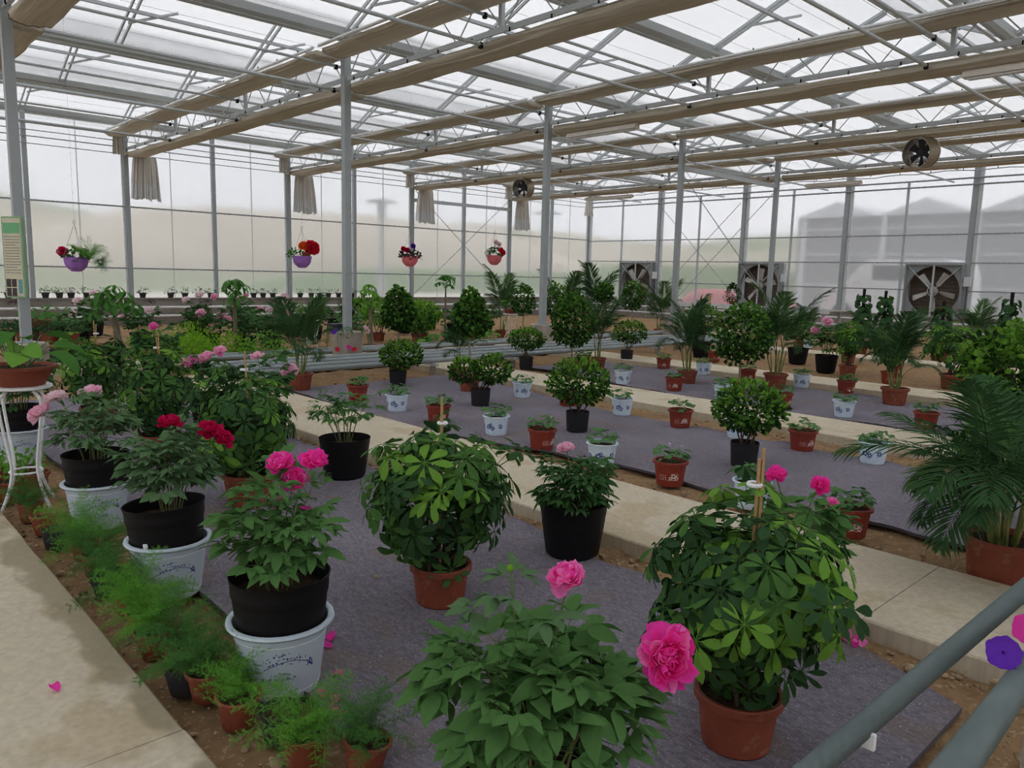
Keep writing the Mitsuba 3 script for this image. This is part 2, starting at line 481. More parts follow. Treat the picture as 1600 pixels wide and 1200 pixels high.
walkway('wide pale concrete walkway along the row of asparagus ferns', -7.2, -5.12, 2.0, [8.9, 11.9, 14.93, 17.23, 20.2, 24.0], 'concrete_near')
walkway('pale concrete walkway between the two front felt beds', -2.86, -2.0, 9.9, [12.6, 15.4, 18.2, 21.0, 24.0], 'concrete')
walkway('pale concrete walkway behind the bed of round shrubs', 0.66, 1.46, 9.9, [12.6, 15.4, 18.2, 21.0, 24.0], 'concrete')
walkway('pale concrete walkway behind the bed of palms', 3.86, 4.6, 9.9, [12.6, 15.4, 18.2, 21.0], 'concrete')
walkway('pale concrete walkway far back under the vine poles', 7.9, 8.6, 9.9, [12.6, 15.4, 18.2, 21.0], 'concrete')


def walkway_y(label, x0, x1, y0, cuts, bsdf):
    w = thing('walkway', label, kind='structure')
    M = rz(math.pi / 2)
    for a, b in zip([y0] + cuts[:-1], cuts):
        part(w, 'slab', ply(xf(slab_mesh(a + 0.0015, b - 0.0015, -x1, -x0, -0.09, 0.02, int(a * 7) + 50), M), bsdf, 35))


walkway_y('pale concrete walkway beyond the stack of pipes', 7.8, 8.72, -5.1, [-2, 1, 4, 7, 10, 13, 15.5], 'concrete')


def felt_mesh(x0, x1, front, back, seed, curl=0.0):
    """Felt sheet: ragged edges between the curves front(x) and back(x), gentle wrinkles, edges turned up here and there."""
    nx, ny = int((x1 - x0) / 0.06), 40
    xs = np.linspace(x0, x1, nx); V = []
    for x in xs:
        e0 = 0.05 * (meshkit.fbm(np.array([x * 2.2, seed, 0.0]), 3, seed) - 0.5); e1 = 0.05 * (meshkit.fbm(np.array([x * 2.2, seed + 9, 0.0]), 3, seed) - 0.5)
        a, b = np.interp(x, *front) + e0, np.interp(x, *back) + e1
        t = np.linspace(0, 1, ny); t = 0.5 - 0.5 * np.cos(np.pi * t)
        y = a + (b - a) * t
        V.append(np.stack([np.full(ny, x), y, t], -1))
    V = np.array(V); X, Y, t = V[..., 0], V[..., 1], V[..., 2]
    p = np.stack([X, Y, X * 0], -1)
    Z = GZ + 0.007 * (meshkit.fbm(p * 2.3, 3, seed) - 0.5) + 0.012 * np.clip(meshkit.fbm(p * np.array([1.2, 9.0, 1]), 3, seed + 4) - 0.60, 0, 1)
    edge = np.minimum(t, 1 - t)
    up = np.clip(meshkit.fbm(np.stack([X * 3, (t > .5) * 7.0, X * 0], -1), 2, seed + 2) - 0.42, 0, 1)
    Z = Z + np.exp(-edge / 0.012) * (0.002 + 0.06 * up)
    n, m = X.shape; i, j = np.meshgrid(np.arange(n - 1), np.arange(m - 1), indexing='ij'); i, j = i.ravel(), j.ravel()
    q = np.stack([i * m + j, (i + 1) * m + j, (i + 1) * m + j + 1, i * m + j + 1], 1)
    top = np.stack([X, Y, Z], -1).reshape(-1, 3)
    f = np.vstack([q[:, [0, 1, 2]], q[:, [0, 2, 3]]])
    return top, f


def felt(label, x0, x1, front, back, seed):
    k = thing('ground_felt', label, 'ground cloth')
    v, f = felt_mesh(x0, x1, front, back, seed)
    part(k, 'sheet', ply((v, f), 'felt', True))
    m = 40; n = len(v) // m; g = v.reshape(n, m, 3)
    for name, line in (('edge', g[:, 0]), ('edge', g[:, -1]), ('edge', g[0]), ('edge', g[-1])):
        lo = line.copy(); lo[:, 2] -= 0.018
        idx = np.arange(len(line) - 1)
        V = np.vstack([line, lo]); L = len(line)
        F = np.vstack([np.stack([idx, idx + 1, idx + 1 + L], 1), np.stack([idx, idx + 1 + L, idx + L], 1)])
        part(k, name, ply((V, F), 'felt_edge', True), label='dark turned edge of the felt')
    return k


felt('purple grey felt under the schefflera bushes and peonies in front', 10.6, 18.66, ([10.6, 14.7, 16.5, 17.4, 18.66], [-4.62, -4.6, -4.7, -4.76, -4.8]),
     ([10.6, 13, 16.0, 17.0, 17.6, 18.2, 18.66], [-3.05, -3.05, -2.96, -3.12, -3.06, -3.02, -3.2]), 11)
felt('purple grey felt under the round shrubs and strawberry pots', 11.3, 19.6, ([11.3, 12.4, 13.6, 14.8, 15.9, 16.8, 17.8, 19.6], [-1.82, -1.88, -1.98, -1.78, -1.58, -1.58, -1.45, -1.45]),
     ([11.3, 11.6, 12.6, 14.5, 16.9, 19.6], [0.3, 0.5, 0.42, 0.13, 0.14, 0.15]), 23)
felt('purple grey felt under the palms behind the middle path', 11.2, 19.6, ([11.2, 11.5, 13.1, 14.4, 15.3, 16.5, 19.6], [2.05, 2.05, 1.74, 1.56, 1.62, 1.72, 1.7]),
     ([11.2, 12.1, 13.2, 14.7, 16, 19.6], [3.5, 3.62, 3.6, 3.5, 3.52, 3.5]), 37)


def pebbles():
    r = np.random.default_rng(8); Ms = []
    base = trimesh.creation.icosphere(1)
    bv = np.array(base.vertices) * (1 + 0.35 * (meshkit.noise(np.array(base.vertices) * 1.7 + 3) - 0.5))[:, None]
    strips = [(12.5, 18.9, -5.1, -4.72, 900), (13.5, 18.9, -3.05, -2.88, 600), (12, 18.8, -2.0, -1.7, 500), (12, 18.5, 0.35, 0.64, 350), (18.68, 18.95, -4.6, -3.1, 220), (11.0, 12.0, -2, 0.5, 150)]
    for x0, x1, y0, y1, n in strips:
        for _ in range(n):
            s = 0.004 + 0.011 * r.random() ** 4 + (0.014 * r.random() if r.random() < 0.04 else 0)
            M = tr(r.uniform(x0, x1), r.uniform(y0, y1), GZ - 0.03 + 0.018 * r.random()) @ rz(r.uniform(0, 6.3)) @ rx(r.uniform(-.5, .5)) @ sc(s * r.uniform(.8, 1.5), s, s * r.uniform(.5, .9))
            Ms.append(M)
    return many((bv, np.array(base.faces)), Ms)


own('gravel', ply(pebbles(), 'stone', False), label='small brown stones and clods lying on the bare soil strips', cat='gravel', kind='stuff')

# ---- left wall (x = 0) and far wall (y = 16)
WALL_TOP = 4.5


def sheet(parent, quad, bsdf, name='panel'):
    return part(parent, name, ply((np.asarray(quad, float), np.array([[0, 1, 2], [0, 2, 3]])), bsdf))


rng = np.random.default_rng(17)
wl = thing('wall_left', 'greenhouse side wall of clouded polycarbonate sheets on a low concrete base', kind='structure')
block(wl, 'base_wall', (-0.12, -12, -0.1), (0.10, 16.1, 0.55), 'concrete_grey')
block(wl, 'sill', (-0.14, -12, 0.55), (0.14, 16.1, 0.575), 'concrete_grey')
for i in range(28):
    y0 = -12 + i
    sheet(wl, [[-0.03, y0, 0.575], [-0.03, y0 + 1, 0.575], [-0.03, y0 + 1, WALL_TOP], [-0.03, y0, WALL_TOP]], f'wall_sheet_{i % 2}')
    block(wl, 'joint_strip', (-0.045, y0 - 0.008, 0.575), (-0.02, y0 + 0.008, WALL_TOP), 'plastic_film')
for i in range(15):
    y = -12 + 2 * i
    block(wl, 'post', (-0.02, y - 0.045, 0.575), (0.07, y + 0.045, WALL_TOP + 0.1), 'column_steel')
    if i % 2 == 0:
        block(wl, 'post', (-0.02, y - 0.10, 0.575), (0.03, y - 0.06, WALL_TOP), 'steel_pale')
for z in (1.258, 2.659):
    block(wl, 'girt', (0.0, -12, z - 0.016), (0.04, 16, z + 0.016), 'steel_dark')
rod(wl, 'brace', (0.05, 8.1, 3.75), (0.05, 11.9, 0.7), 0.010, 'steel_dark')
rod(wl, 'brace', (0.05, 11.9, 3.75), (0.05, 8.1, 0.7), 0.010, 'steel_dark')
block(wl, 'tie_beam', (0.0, 8, 3.42), (0.07, 12, 3.52), 'steel')

wf = thing('wall_far', 'far greenhouse wall of clouded polycarbonate with three exhaust fans set into it', kind='structure')
block(wf, 'base_wall', (-0.1, 15.9, -0.1), (29, 16.12, 0.50), 'concrete_grey')
block(wf, 'sill', (-0.1, 15.86, 0.50), (29, 16.14, 0.525), 'concrete_grey')
FANX = (2.40, 7.12, 12.07)
for i in range(27):
    x0 = i * 3.2 / 3
    x1 = x0 + 3.2 / 3
    cuts = [(x0, x1, 0.525, WALL_TOP)]
    for fx in FANX:
        a, b = fx - 0.70, fx + 0.70
        nxt = []
        for (u0, u1, z0, z1) in cuts:
            if u1 <= a or u0 >= b: nxt.append((u0, u1, z0, z1)); continue
            if u0 < a: nxt.append((u0, a, z0, z1))
            if u1 > b: nxt.append((b, u1, z0, z1))
            nxt.append((max(u0, a), min(u1, b), 1.87, z1))
        cuts = nxt
    for (u0, u1, z0, z1) in cuts:
        sheet(wf, [[u0, 16.03, z0], [u1, 16.03, z0], [u1, 16.03, z1], [u0, 16.03, z1]], f'wall_sheet_{i % 2}')
for i in range(9):
    x = 3.2 * i
    block(wf, 'post', (x - 0.06, 15.95, 0.525), (x + 0.06, 16.02, WALL_TOP), 'column_steel')
    block(wf, 'post', (x + 0.07, 15.98, 0.525), (x + 0.16, 16.03, WALL_TOP), 'steel_pale')
    if i < 8:
        block(wf, 'mullion', (x + 1.57, 15.98, 0.525), (x + 1.63, 16.02, 4.0), 'steel')
for z in (2.615,):
    block(wf, 'girt', (0, 15.96, z - 0.016), (28, 16.0, z + 0.016), 'steel_dark')
for (a, b) in ((0, 1.7), (3.1, 6.4), (7.85, 11.35), (12.8, 28)):
    block(wf, 'girt', (a, 15.96, 1.17), (b, 16.0, 1.20), 'steel_dark')
for (a, b) in ((0, 28),):
    block(wf, 'girt', (a, 15.96, 1.88), (b, 16.0, 1.91), 'steel_dark')
rod(wf, 'brace', (3.3, 15.93, 3.7), (6.3, 15.93, 0.8), 0.010, 'steel_dark')
rod(wf, 'brace', (6.3, 15.93, 3.7), (3.3, 15.93, 0.8), 0.010, 'steel_dark')
for z in (3.83, 3.99):
    rod(wf, 'tie_rod', (0, 15.9, z), (28, 15.9, z), 0.022, 'steel_dark')
# the sides that close the house behind the camera
wr = thing('wall_right', kind='structure')
sheet(wr, [[28.8, -12, 0], [28.8, 16, 0], [28.8, 16, WALL_TOP], [28.8, -12, WALL_TOP]], 'wall_sheet_0')
wn = thing('wall_near', kind='structure')
sheet(wn, [[0, -12, 0], [28.8, -12, 0], [28.8, -12, WALL_TOP], [0, -12, WALL_TOP]], 'wall_sheet_0')

# ---- roof: gutters every 3.2 m, ridges between, rafters every 2 m, purlins, sheets
rf = thing('roof', 'greenhouse roof of clear sheets on steel rafters with gutters and ridges', kind='structure')
GUT, RIDGE, SL = 4.50, 5.24, 1.6
def zat(t): return GUT + 0.06 + (RIDGE - GUT - 0.06) * t / SL
PUR = 0.86
gutter_prof = [(-0.085, 0.09), (-0.07, 0.0), (-0.03, -0.045), (0.03, -0.045), (0.07, 0.0), (0.085, 0.09)]
NG = 10
for g in range(NG):
    x = 3.2 * g
    y0, y1 = -12, 16
    o = np.array(gutter_prof); inn = o * np.array([0.93, 1.0]) + np.array([0, 0.008]); prof = np.vstack([o, inn[::-1]])
    L = len(prof); V = np.vstack([np.stack([x + prof[:, 0], np.full(L, y), GUT + prof[:, 1]], -1) for y in (y0, y1)])
    idx = np.arange(L); k2 = (idx + 1) % L
    F = np.vstack([np.stack([idx, k2, k2 + L], 1), np.stack([idx, k2 + L, idx + L], 1)])
    part(rf, 'gutter', ply((V, F), 'gutter_steel', False))
    block(rf, 'gutter_rail', (x - 0.115, y0, GUT - 0.045), (x - 0.092, y1, GUT - 0.02), 'steel_pale')
    if g == NG - 1: continue
    xr = x + SL
    # ridge: a hat section
    block(rf, 'ridge_bar', (xr - 0.035, y0, RIDGE - 0.03), (xr + 0.035, y1, RIDGE + 0.03), 'steel')
    for s in (0, 1):
        X = lambda t: x + t if s == 0 else x + 3.2 - t
        block(rf, 'purlin', (X(PUR) - 0.022, y0, zat(PUR) - 0.075), (X(PUR) + 0.022, y1, zat(PUR) - 0.03), 'steel')
        ys = list(range(-4, 17, 2)) if x < 17 else [-4, 0, 4, 8, 12, 16]
        for y in ys:
            beam(rf, 'rafter', (X(0.07), y - 0.045, zat(0.07) - 0.03), (X(SL - 0.03), y - 0.045, zat(SL - 0.03) - 0.03), 0.022, 0.045, 'steel')
            beam(rf, 'rafter', (X(0.07), y + 0.045, zat(0.07) - 0.03), (X(SL - 0.03), y + 0.045, zat(SL - 0.03) - 0.03), 0.022, 0.045, 'steel')
            if x < 17:
                beam(rf, 'knee_brace', (X(0.62), y, zat(0.62) - 0.06), (X(1.05), y + 0.55, zat(1.05) - 0.08), 0.025, 0.03, 'steel')
        edges = list(range(-12, -4, 4)) + list(range(-4, 16, 2)) + [16] if x < 17 else [-12, -4, 4, 10, 16]
        for j, (a, b) in enumerate(zip(edges[:-1], edges[1:])):
            for t0, t1 in ((0.05, PUR), (PUR, SL)):
                sheet(rf, [[X(t0), a, zat(t0) + 0.01], [X(t1), a, zat(t1) + 0.01], [X(t1), b, zat(t1) + 0.01], [X(t0), b, zat(t0) + 0.01]], f'roof_sheet_{(j * 5 + g * 3 + (t0 > 0.1)) % 3}')
    # gable end at the far wall and behind the camera
    for yy, w_ in ((16.03, wf), (-12.0, wn)):
        part(w_, 'gable_panel', ply((np.array([[x, yy, WALL_TOP], [x + 3.2, yy, WALL_TOP], [xr, yy, RIDGE]]), np.array([[0, 1, 2]])), 'wall_sheet_1'))
# ------------------------------------------------------------------ columns, trusses, shade curtains, rack tubes
def plinth_vf(r, h):
    pr = [(0.0, 0.0), (r * 0.985, 0.0), (r, 0.02), (r, h - 0.012), (r - 0.012, h), (0.0, h)]
    return lathe(pr, 28)


PLINTH = ply(plinth_vf(0.212, 0.56), 'plinth_concrete', 40)
COLS = [(9.6, -4), (9.6, 0), (9.6, 4), (9.6, 8), (9.6, 12), (19.2, 0), (19.2, 4), (19.2, 8), (19.2, 12), (19.2, -4)]
COLNAME = {-4: 'at the left edge behind a notice board', 0: 'round plinth wreathed in petunias', 4: 'bare round plinth beside the pipes', 8: 'back among the palms, fourth from the left', 12: 'before the far wall, fifth from the left'}
for x, y in COLS:
    if x < 12:
        c = thing('column', 'steel column on a concrete plinth, ' + COLNAME[y], 'column', 'inner steel columns', 'thing')
    else:
        c = thing('column', f'square steel column of the second row beside the right edge, {dict(zip((-4, 0, 4, 8, 12), ("nearest", "second", "third", "fourth", "farthest")))[y]} of five', 'column', 'columns of the second row', 'thing')
    part(c, 'plinth', PLINTH, tr(x, y, -0.10))
    block(c, 'shaft', (x - 0.05, y - 0.05, 0.46), (x + 0.05, y + 0.05, 4.45), 'column_steel')
    block(c, 'foot_plate', (x - 0.1, y - 0.1, 0.46), (x + 0.1, y + 0.1, 0.472), 'steel_dark')
    if y == 12 or y == 8:
        pass
tb = thing('tie_beam', 'square steel tie beam between the two rearmost inner columns', 'beam')
beam(tb, 'bar', (9.6, 8.05, 3.62), (9.6, 11.95, 3.62), 0.07, 0.09, 'steel')
cb = thing('cross_brace', 'thin crossed steel rods between the two rearmost inner columns', 'brace')
rod(cb, 'brace_rod', (9.6, 8.05, 3.5), (9.6, 11.95, 0.9), 0.008, 'steel_dark')
rod(cb, 'brace_rod', (9.6, 11.95, 3.5), (9.6, 8.05, 0.9), 0.008, 'steel_dark')

LOW, HIGH = 3.94, 4.37
ORD = {-4: 'nearest the camera, at the top left corner', 0: 'second from the camera', 4: 'third from the camera', 8: 'fourth, carrying the round fans', 12: 'last before the far wall'}
SPAN = ['left span', 'right span']


def bunch_vf(x0, x1, y0, y1, z0, z1, seed, n=130, m=34):
    """Gathered curtain: a flat sagging roll along x with folds that run lengthwise."""
    xs = np.linspace(x0, x1, n); a = np.arange(m) * 2 * np.pi / m
    ca, sa = np.cos(a), np.sin(a)
    V = []
    for x in xs:
        q = np.stack([np.full(m, x * 0.55), ca * 1.8 + seed, sa * 1.8], -1)
        fold = meshkit.fbm(q * np.array([1, 3.4, 3.4]), 4, seed) - 0.5
        wob = meshkit.fbm(np.array([x * 1.3, seed * 1.7, 0.0]), 2, seed + 3) - 0.5
        wob2 = meshkit.fbm(np.array([x * 0.9, seed * 2.7, 4.0]), 2, seed + 5) - 0.5
        hy, hz = (y1 - y0) / 2, (z1 - z0) / 2
        rad = 1 + 0.75 * fold
        y = (y0 + y1) / 2 + np.sign(ca) * np.abs(ca) ** 0.7 * hy * (1 + 0.22 * wob) * rad + 0.03 * wob2
        z = (z0 + z1) / 2 + np.sign(sa) * np.abs(sa) ** 0.8 * hz * rad + 0.03 * wob * (sa < 0)
        V.append(np.stack([np.full(m, x), y, z], -1))
    V = np.array(V); v = V.reshape(-1, 3)
    i, j = np.meshgrid(np.arange(n - 1), np.arange(m), indexing='ij'); i, j = i.ravel(), j.ravel(); k = (j + 1) % m
    q = np.stack([i * m + j, (i + 1) * m + j, (i + 1) * m + k, i * m + k], 1)
    f = np.vstack([q[:, [0, 1, 2]], q[:, [0, 2, 3]]])
    c0, c1 = len(v), len(v) + 1
    v = np.vstack([v, V[0].mean(0), V[-1].mean(0)]); j = np.arange(m); k = (j + 1) % m
    f = np.vstack([f, np.stack([j, k, j * 0 + c0], 1), np.stack([(n - 1) * m + k, (n - 1) * m + j, j * 0 + c1], 1)])
    return v, f


CLIP = ply(box_vf(0.014, 0.022, 0.045, 0.005), 'black_plastic')
for y in (-4, 0, 4, 8, 12):
    for s, (x0, x1) in enumerate(((0.08, 9.52), (9.68, 19.12))):
        lt = thing('lattice_truss', f'zigzag steel truss across the {SPAN[s]}, {ORD[y]}', 'truss')
        beam(lt, 'bottom_chord', (x0, y, LOW), (x1, y, LOW), 0.05, 0.05, 'steel')
        beam(lt, 'top_chord', (x0, y, HIGH), (x1, y, HIGH), 0.05, 0.05, 'steel')
        n = 24; h = (x1 - x0) / n
        for k in range(n):
            a, b = (LOW, HIGH) if k % 2 == 0 else (HIGH, LOW)
            rod(lt, 'diagonal', (x0 + k * h, y, a), (x0 + (k + 1) * h, y, b), 0.008, 'steel')
        for gx in (3.2, 6.4):
            xx = x0 - 0.08 * (s == 0) - 0.08 * (s == 1) + gx
            block(lt, 'gutter_post', (xx - 0.025, y - 0.025, LOW), (xx + 0.025, y + 0.025, GUT - 0.05), 'steel')
            block(lt, 'gutter_bracket', (xx - 0.06, y - 0.04, GUT - 0.10), (xx + 0.06, y + 0.04, GUT - 0.045), 'steel_pale')
        # the two curtains gathered along this truss
        up = thing('shade_curtain', f'upper gathered tan shade curtain, {SPAN[s]}, truss {ORD[y]}', 'curtain', 'gathered shade curtains')
        part(up, 'gathered_cloth', ply(bunch_vf(x0 + 0.03, x1, y - 0.43, y - 0.04, 4.175, 4.265, 3 + y + 20 * s), 'shade_cloth', True))
        part(up, 'edge_tube', ply(tube([[x0, y - 0.455, 4.275], [x1, y - 0.455, 4.275]], 0.022, 8), 'plastic_film', 50), label='white leading edge tube')
        for k in range(15):
            xx = x0 + 0.35 + k * 0.62
            if xx < x1: part(up, 'clip', CLIP, tr(xx, y - 0.46, 4.29))
        lo = thing('shade_curtain', f'lower gathered tan shade curtain, {SPAN[s]}, truss {ORD[y]}', 'curtain', 'gathered shade curtains')
        part(lo, 'gathered_cloth', ply(bunch_vf(x0 + 0.03, x1, y + 0.0, y + 0.38, 3.755, 3.895, 9 + y + 31 * s), 'shade_cloth', True))
        part(lo, 'edge_tube', ply(tube([[x0, y - 0.03, 3.905], [x1, y - 0.03, 3.905]], 0.014, 8), 'steel', 50), label='steel edge tube')
        for k in range(15):
            xx = x0 + 0.2 + k * 0.62
            if xx < x1: part(lo, 'clip', CLIP, tr(xx, y - 0.045, 3.905))


def drape_vf(w, h, seed, pleats=9, d=0.04):
    """A hanging gathered cloth, pinched at the top, its hem ragged; closed both sides."""
    nu, nv = pleats * 8, 26; V = []
    r = np.random.default_rng(seed); ph = r.uniform(0, 6, 3)
    for iv in range(nv):
        t = iv / (nv - 1); row = []
        for iu in range(nu + 1):
            s = iu / nu; wv = np.sin(s * pleats * 2 * np.pi + ph[0] + 0.8 * np.sin(t * 3 + ph[1])) + 0.5 * np.sin(s * pleats * 3.7 + ph[2])
            ww = w * (0.78 + 0.3 * t ** 0.6)
            hem = 0.06 * h * (meshkit.noise(np.array([s * 14.0, seed * 3.3, 0.0])) - 0.5) * 2
            row.append([d * wv * (0.5 + 0.8 * t), (s - 0.5) * ww, -t * (h + hem)])
        V.append(row)
    V = np.array(V); n, m = V.shape[:2]; v = V.reshape(-1, 3)
    i, j = np.meshgrid(np.arange(n - 1), np.arange(m - 1), indexing='ij'); i, j = i.ravel(), j.ravel()
    q = np.stack([i * m + j, (i + 1) * m + j, (i + 1) * m + j + 1, i * m + j + 1], 1)
    return v, np.vstack([q[:, [0, 1, 2]], q[:, [0, 2, 3]]])


def compact(v, f):
    u, inv = np.unique(f, return_inverse=True)
    return v[u], inv.reshape(f.shape)


for i, y in enumerate((0, 4, 8, 12)):
    h = 0.98
    k = thing('hanging_curtain_end', f'gathered end of a shade curtain hanging on the left wall, {["first","second","third","fourth"][i]} from the left', 'curtain', 'hanging curtain ends')
    f = drape_vf(0.62, h, 5 + i, 10); cutz = -0.62 * h
    v, fc = f; low = fc.min(1) // 81 >= 16
    part(k, 'grey_cloth', ply(compact(v, fc[~low]), 'shade_cloth_grey', True), tr(0.22, y + 0.36, 3.80))
    part(k, 'white_hem', ply(compact(v, fc[low]), 'plastic_film', True), tr(0.22, y + 0.36, 3.80))
    part(k, 'top_knot', ply(drape_vf(0.26, 0.42, 25 + i, 5, 0.035), 'shade_cloth_grey', True), tr(0.14, y - 0.18, 4.22), label='short upper end of the curtain')
k = thing('hanging_curtain_end', 'short bunched curtain end in the back corner', 'curtain', 'hanging curtain ends')
part(k, 'cloth', ply(drape_vf(0.4, 0.5, 77, 6, 0.05), 'shade_cloth_grey', True), tr(0.25, 15.7, 4.02))

NTH = ["first", "second", "third", "fourth", "fifth"]
for ix, x in enumerate((3.0, 6.15, 9.38, 12.53, 15.75)):
    k = thing('rack_tube', f'long lower curtain drive tube under the roof, {NTH[ix]} from the left wall', 'tube', 'curtain drive tubes')
    rod(k, 'tube', (x, -12, 3.83), (x, 15.2, 3.83), 0.021, 'steel')
    for y in (-4, 0, 4, 8, 12): block(k, 'roller', (x - 0.02, y - 0.08, 3.79), (x + 0.02, y - 0.04, 3.85), 'black_plastic')
    k = thing('rack_tube', f'long upper curtain drive tube under the roof, {NTH[ix]} from the left wall', 'tube', 'curtain drive tubes')
    rod(k, 'tube', (x + 0.06, -12, 4.13), (x + 0.06, 15.2, 4.13), 0.019, 'steel')
    for y in (-4, 0, 4, 8, 12): block(k, 'roller', (x + 0.04, y - 0.08, 4.09), (x + 0.08, y - 0.04, 4.15), 'black_plastic')
k = thing('curtain_wires', 'thin pale wires that carry the shade curtains under the roof', 'wires', kind='thing')
for i in range(30):
    rod(k, 'wire', (0.5 + i * 0.6, -12, 4.30), (0.5 + i * 0.6, 15.9, 4.30), 0.0022, 'steel_pale')
k = thing('wall_wires', 'thin dark wires strung along the left wall above the girts', 'wires', kind='thing')
for z, r in ((4.24, .012), (4.10, .010), (3.97, .012), (3.82, .009)):
    rod(k, 'wire', (0.12, -12, z), (0.12, 15.9, z), r, 'steel_dark')
k = thing('far_wall_curtain_bar', 'clipped curtain bar along the top of the far wall', 'bar')
part(k, 'bar', ply(tube([[0.3 + i * 0.35, 15.6, 4.14 + 0.02 * math.sin(i * 1.7) + 0.012 * math.sin(i * .6)] for i in range(60)], 0.014, 6), 'steel', True))
for i in range(26): part(k, 'clip', CLIP, tr(0.6 + i * 0.75, 15.58, 4.17))

# ---- lamps under the trusses
for (x0, x1, y, z, lab) in ((9.98, 11.45, 4.12, 3.69, 'long unlit strip lamp under the third truss near the middle column'), (10.25, 11.57, 12.2, 3.60, 'unlit strip lamp under the last truss before the far wall'),
                            (3.2, 5.0, 12.2, 3.66, 'unlit strip lamp near the round fan and back corner'), (16.1, 17.6, 4.12, 3.69, 'strip lamp under the third truss at the right edge')):
    k = thing('strip_lamp', lab, 'lamp', 'strip lamps')
    prof = np.array([[-0.07, -0.03], [0.07, -0.03], [0.05, 0.03], [0.02, 0.05], [-0.02, 0.05], [-0.05, 0.03]])
    L = len(prof); V = np.vstack([np.stack([np.full(L, x), y + prof[:, 0], z + prof[:, 1]], -1) for x in (x0, x1)]); i = np.arange(L); j = (i + 1) % L
    F = np.vstack([np.stack([i, i + L, j + L], 1), np.stack([i, j + L, j], 1), [[0, 2, 1], [0, 3, 2], [0, 4, 3], [0, 5, 4]], np.array([[0, 1, 2], [0, 2, 3], [0, 3, 4], [0, 4, 5]]) + L])
    part(k, 'reflector', ply((V, F), 'lamp_white'))
    for o in (-0.03, 0.03): rod(k, 'tube', (x0 + 0.05, y + o, z - 0.045), (x1 - 0.05, y + o, z - 0.045), 0.013, 'white_paint')
    for xx in (x0 + 0.2, x1 - 0.2): rod(k, 'hanger', (xx, y, z + 0.04), (xx, y, z + 0.16), 0.006, 'steel_dark')

# ---- round circulation fans
def annulus(r0, r1, d, n=40): return lathe([(r0, 0), (r1, 0), (r1, d), (r0, d), (r0, 0)], n)


def blade_vf(r0, r1, w0, w1, twist0, twist1, n=6, th=0.006):
    V = []
    for i in range(n):
        t = i / (n - 1); r = r0 + (r1 - r0) * t; w = w0 + (w1 - w0) * t; a = twist0 + (twist1 - twist0) * t
        c, s = math.cos(a), math.sin(a)
        for (p, qz) in ((-w / 2, th / 2), (w / 2, th / 2), (w / 2, -th / 2), (-w / 2, -th / 2)):
            V.append([r, p * c - qz * s, p * s + qz * c])
    F = []
    for i in range(n - 1):
        for j in range(4):
            a, b = i * 4 + j, i * 4 + (j + 1) % 4; F += [[a, b, b + 4], [a, b + 4, a + 4]]
    F += [[0, 2, 1], [0, 3, 2]]; e = (n - 1) * 4; F += [[e, e + 1, e + 2], [e, e + 2, e + 3]]
    return np.array(V), np.array(F)


BLADE_S = ply(blade_vf(0.05, 0.215, 0.08, 0.13, 0.6, 0.35), 'black_plastic')
HOUS = ply(lathe([(0.235, 0.0), (0.25, 0.0), (0.252, 0.01), (0.242, 0.02), (0.242, 0.26), (0.252, 0.27), (0.25, 0.28), (0.235, 0.28), (0.235, 0.0)], 44), 'fan_brass', 40)
RINGW = [ply(lathe([(r - 0.004, -0.003), (r + 0.004, -0.003), (r + 0.004, 0.003), (r - 0.004, 0.003), (r - 0.004, -0.003)], 40), 'dark_plastic') for r in (0.04, 0.064, 0.088, 0.112, 0.136, 0.16, 0.184, 0.208, 0.232)]
for (x, y, z, az, lab) in ((4.72, 8.1, 3.52, -1.41, 'round circulation fan hung by the third hanging curtain end at the back left'), (14.28, 8.1, 3.50, -1.80, 'round circulation fan hung under the truss above the right-hand exhaust fan')):
    k = thing('circulation_fan', lab, 'fan', 'round circulation fans')
    d = np.array([math.cos(az), math.sin(az), -0.12]); M = frame_z(d, 0, (x, y, z) - d * 0.14)
    part(k, 'housing', HOUS, M)
    for rg in RINGW: part(k, 'guard_ring', rg, M @ tr(0, 0, 0.275))
    for a in range(4): part(k, 'guard_spoke', rodshape('dark_plastic'), M @ tr(0, 0, 0.272) @ rz(a * math.pi / 4) @ sc(0.47, 0.002, 0.002))
    for a in range(6): part(k, 'blade', BLADE_S, M @ tr(0, 0, 0.12) @ rz(a * math.pi / 3))
    part(k, 'motor', ply(lathe([(0, 0.02), (0.06, 0.03), (0.06, 0.14), (0.05, 0.16), (0, 0.165)], 20), 'dark_plastic', 40), M)
    rod(k, 'hanger', (x, y - 0.06, z + 0.22), (x, y - 0.06, 3.93), 0.008, 'steel_dark')

# ---- exhaust fans in the far wall
mat('fan_frame', (0.26, 0.28, 0.285), 0.5, 0.2)
FB = ply(blade_vf(0.17, 0.53, 0.12, 0.17, 0.75, 0.55, th=0.008), 'fan_blade')
def fan_panel():
    """Square front plate with a round opening."""
    n = 64; a = np.arange(n) * 2 * np.pi / n
    c = np.stack([np.cos(a), np.sin(a)], 1) * 0.635; m = np.maximum(abs(np.cos(a)), abs(np.sin(a)))
    s = np.stack([np.cos(a), np.sin(a)], 1) / m[:, None] * 0.67
    V = np.vstack([np.insert(c, 1, 0, 1), np.insert(s, 1, 0, 1), np.insert(c, 1, 0.10, 1)]); i = np.arange(n); j = (i + 1) % n
    return V, np.vstack([np.stack([i, j, j + n], 1), np.stack([i, j + n, i + n], 1), np.stack([i + 2 * n, j + 2 * n, j], 1), np.stack([i + 2 * n, j, i], 1)])


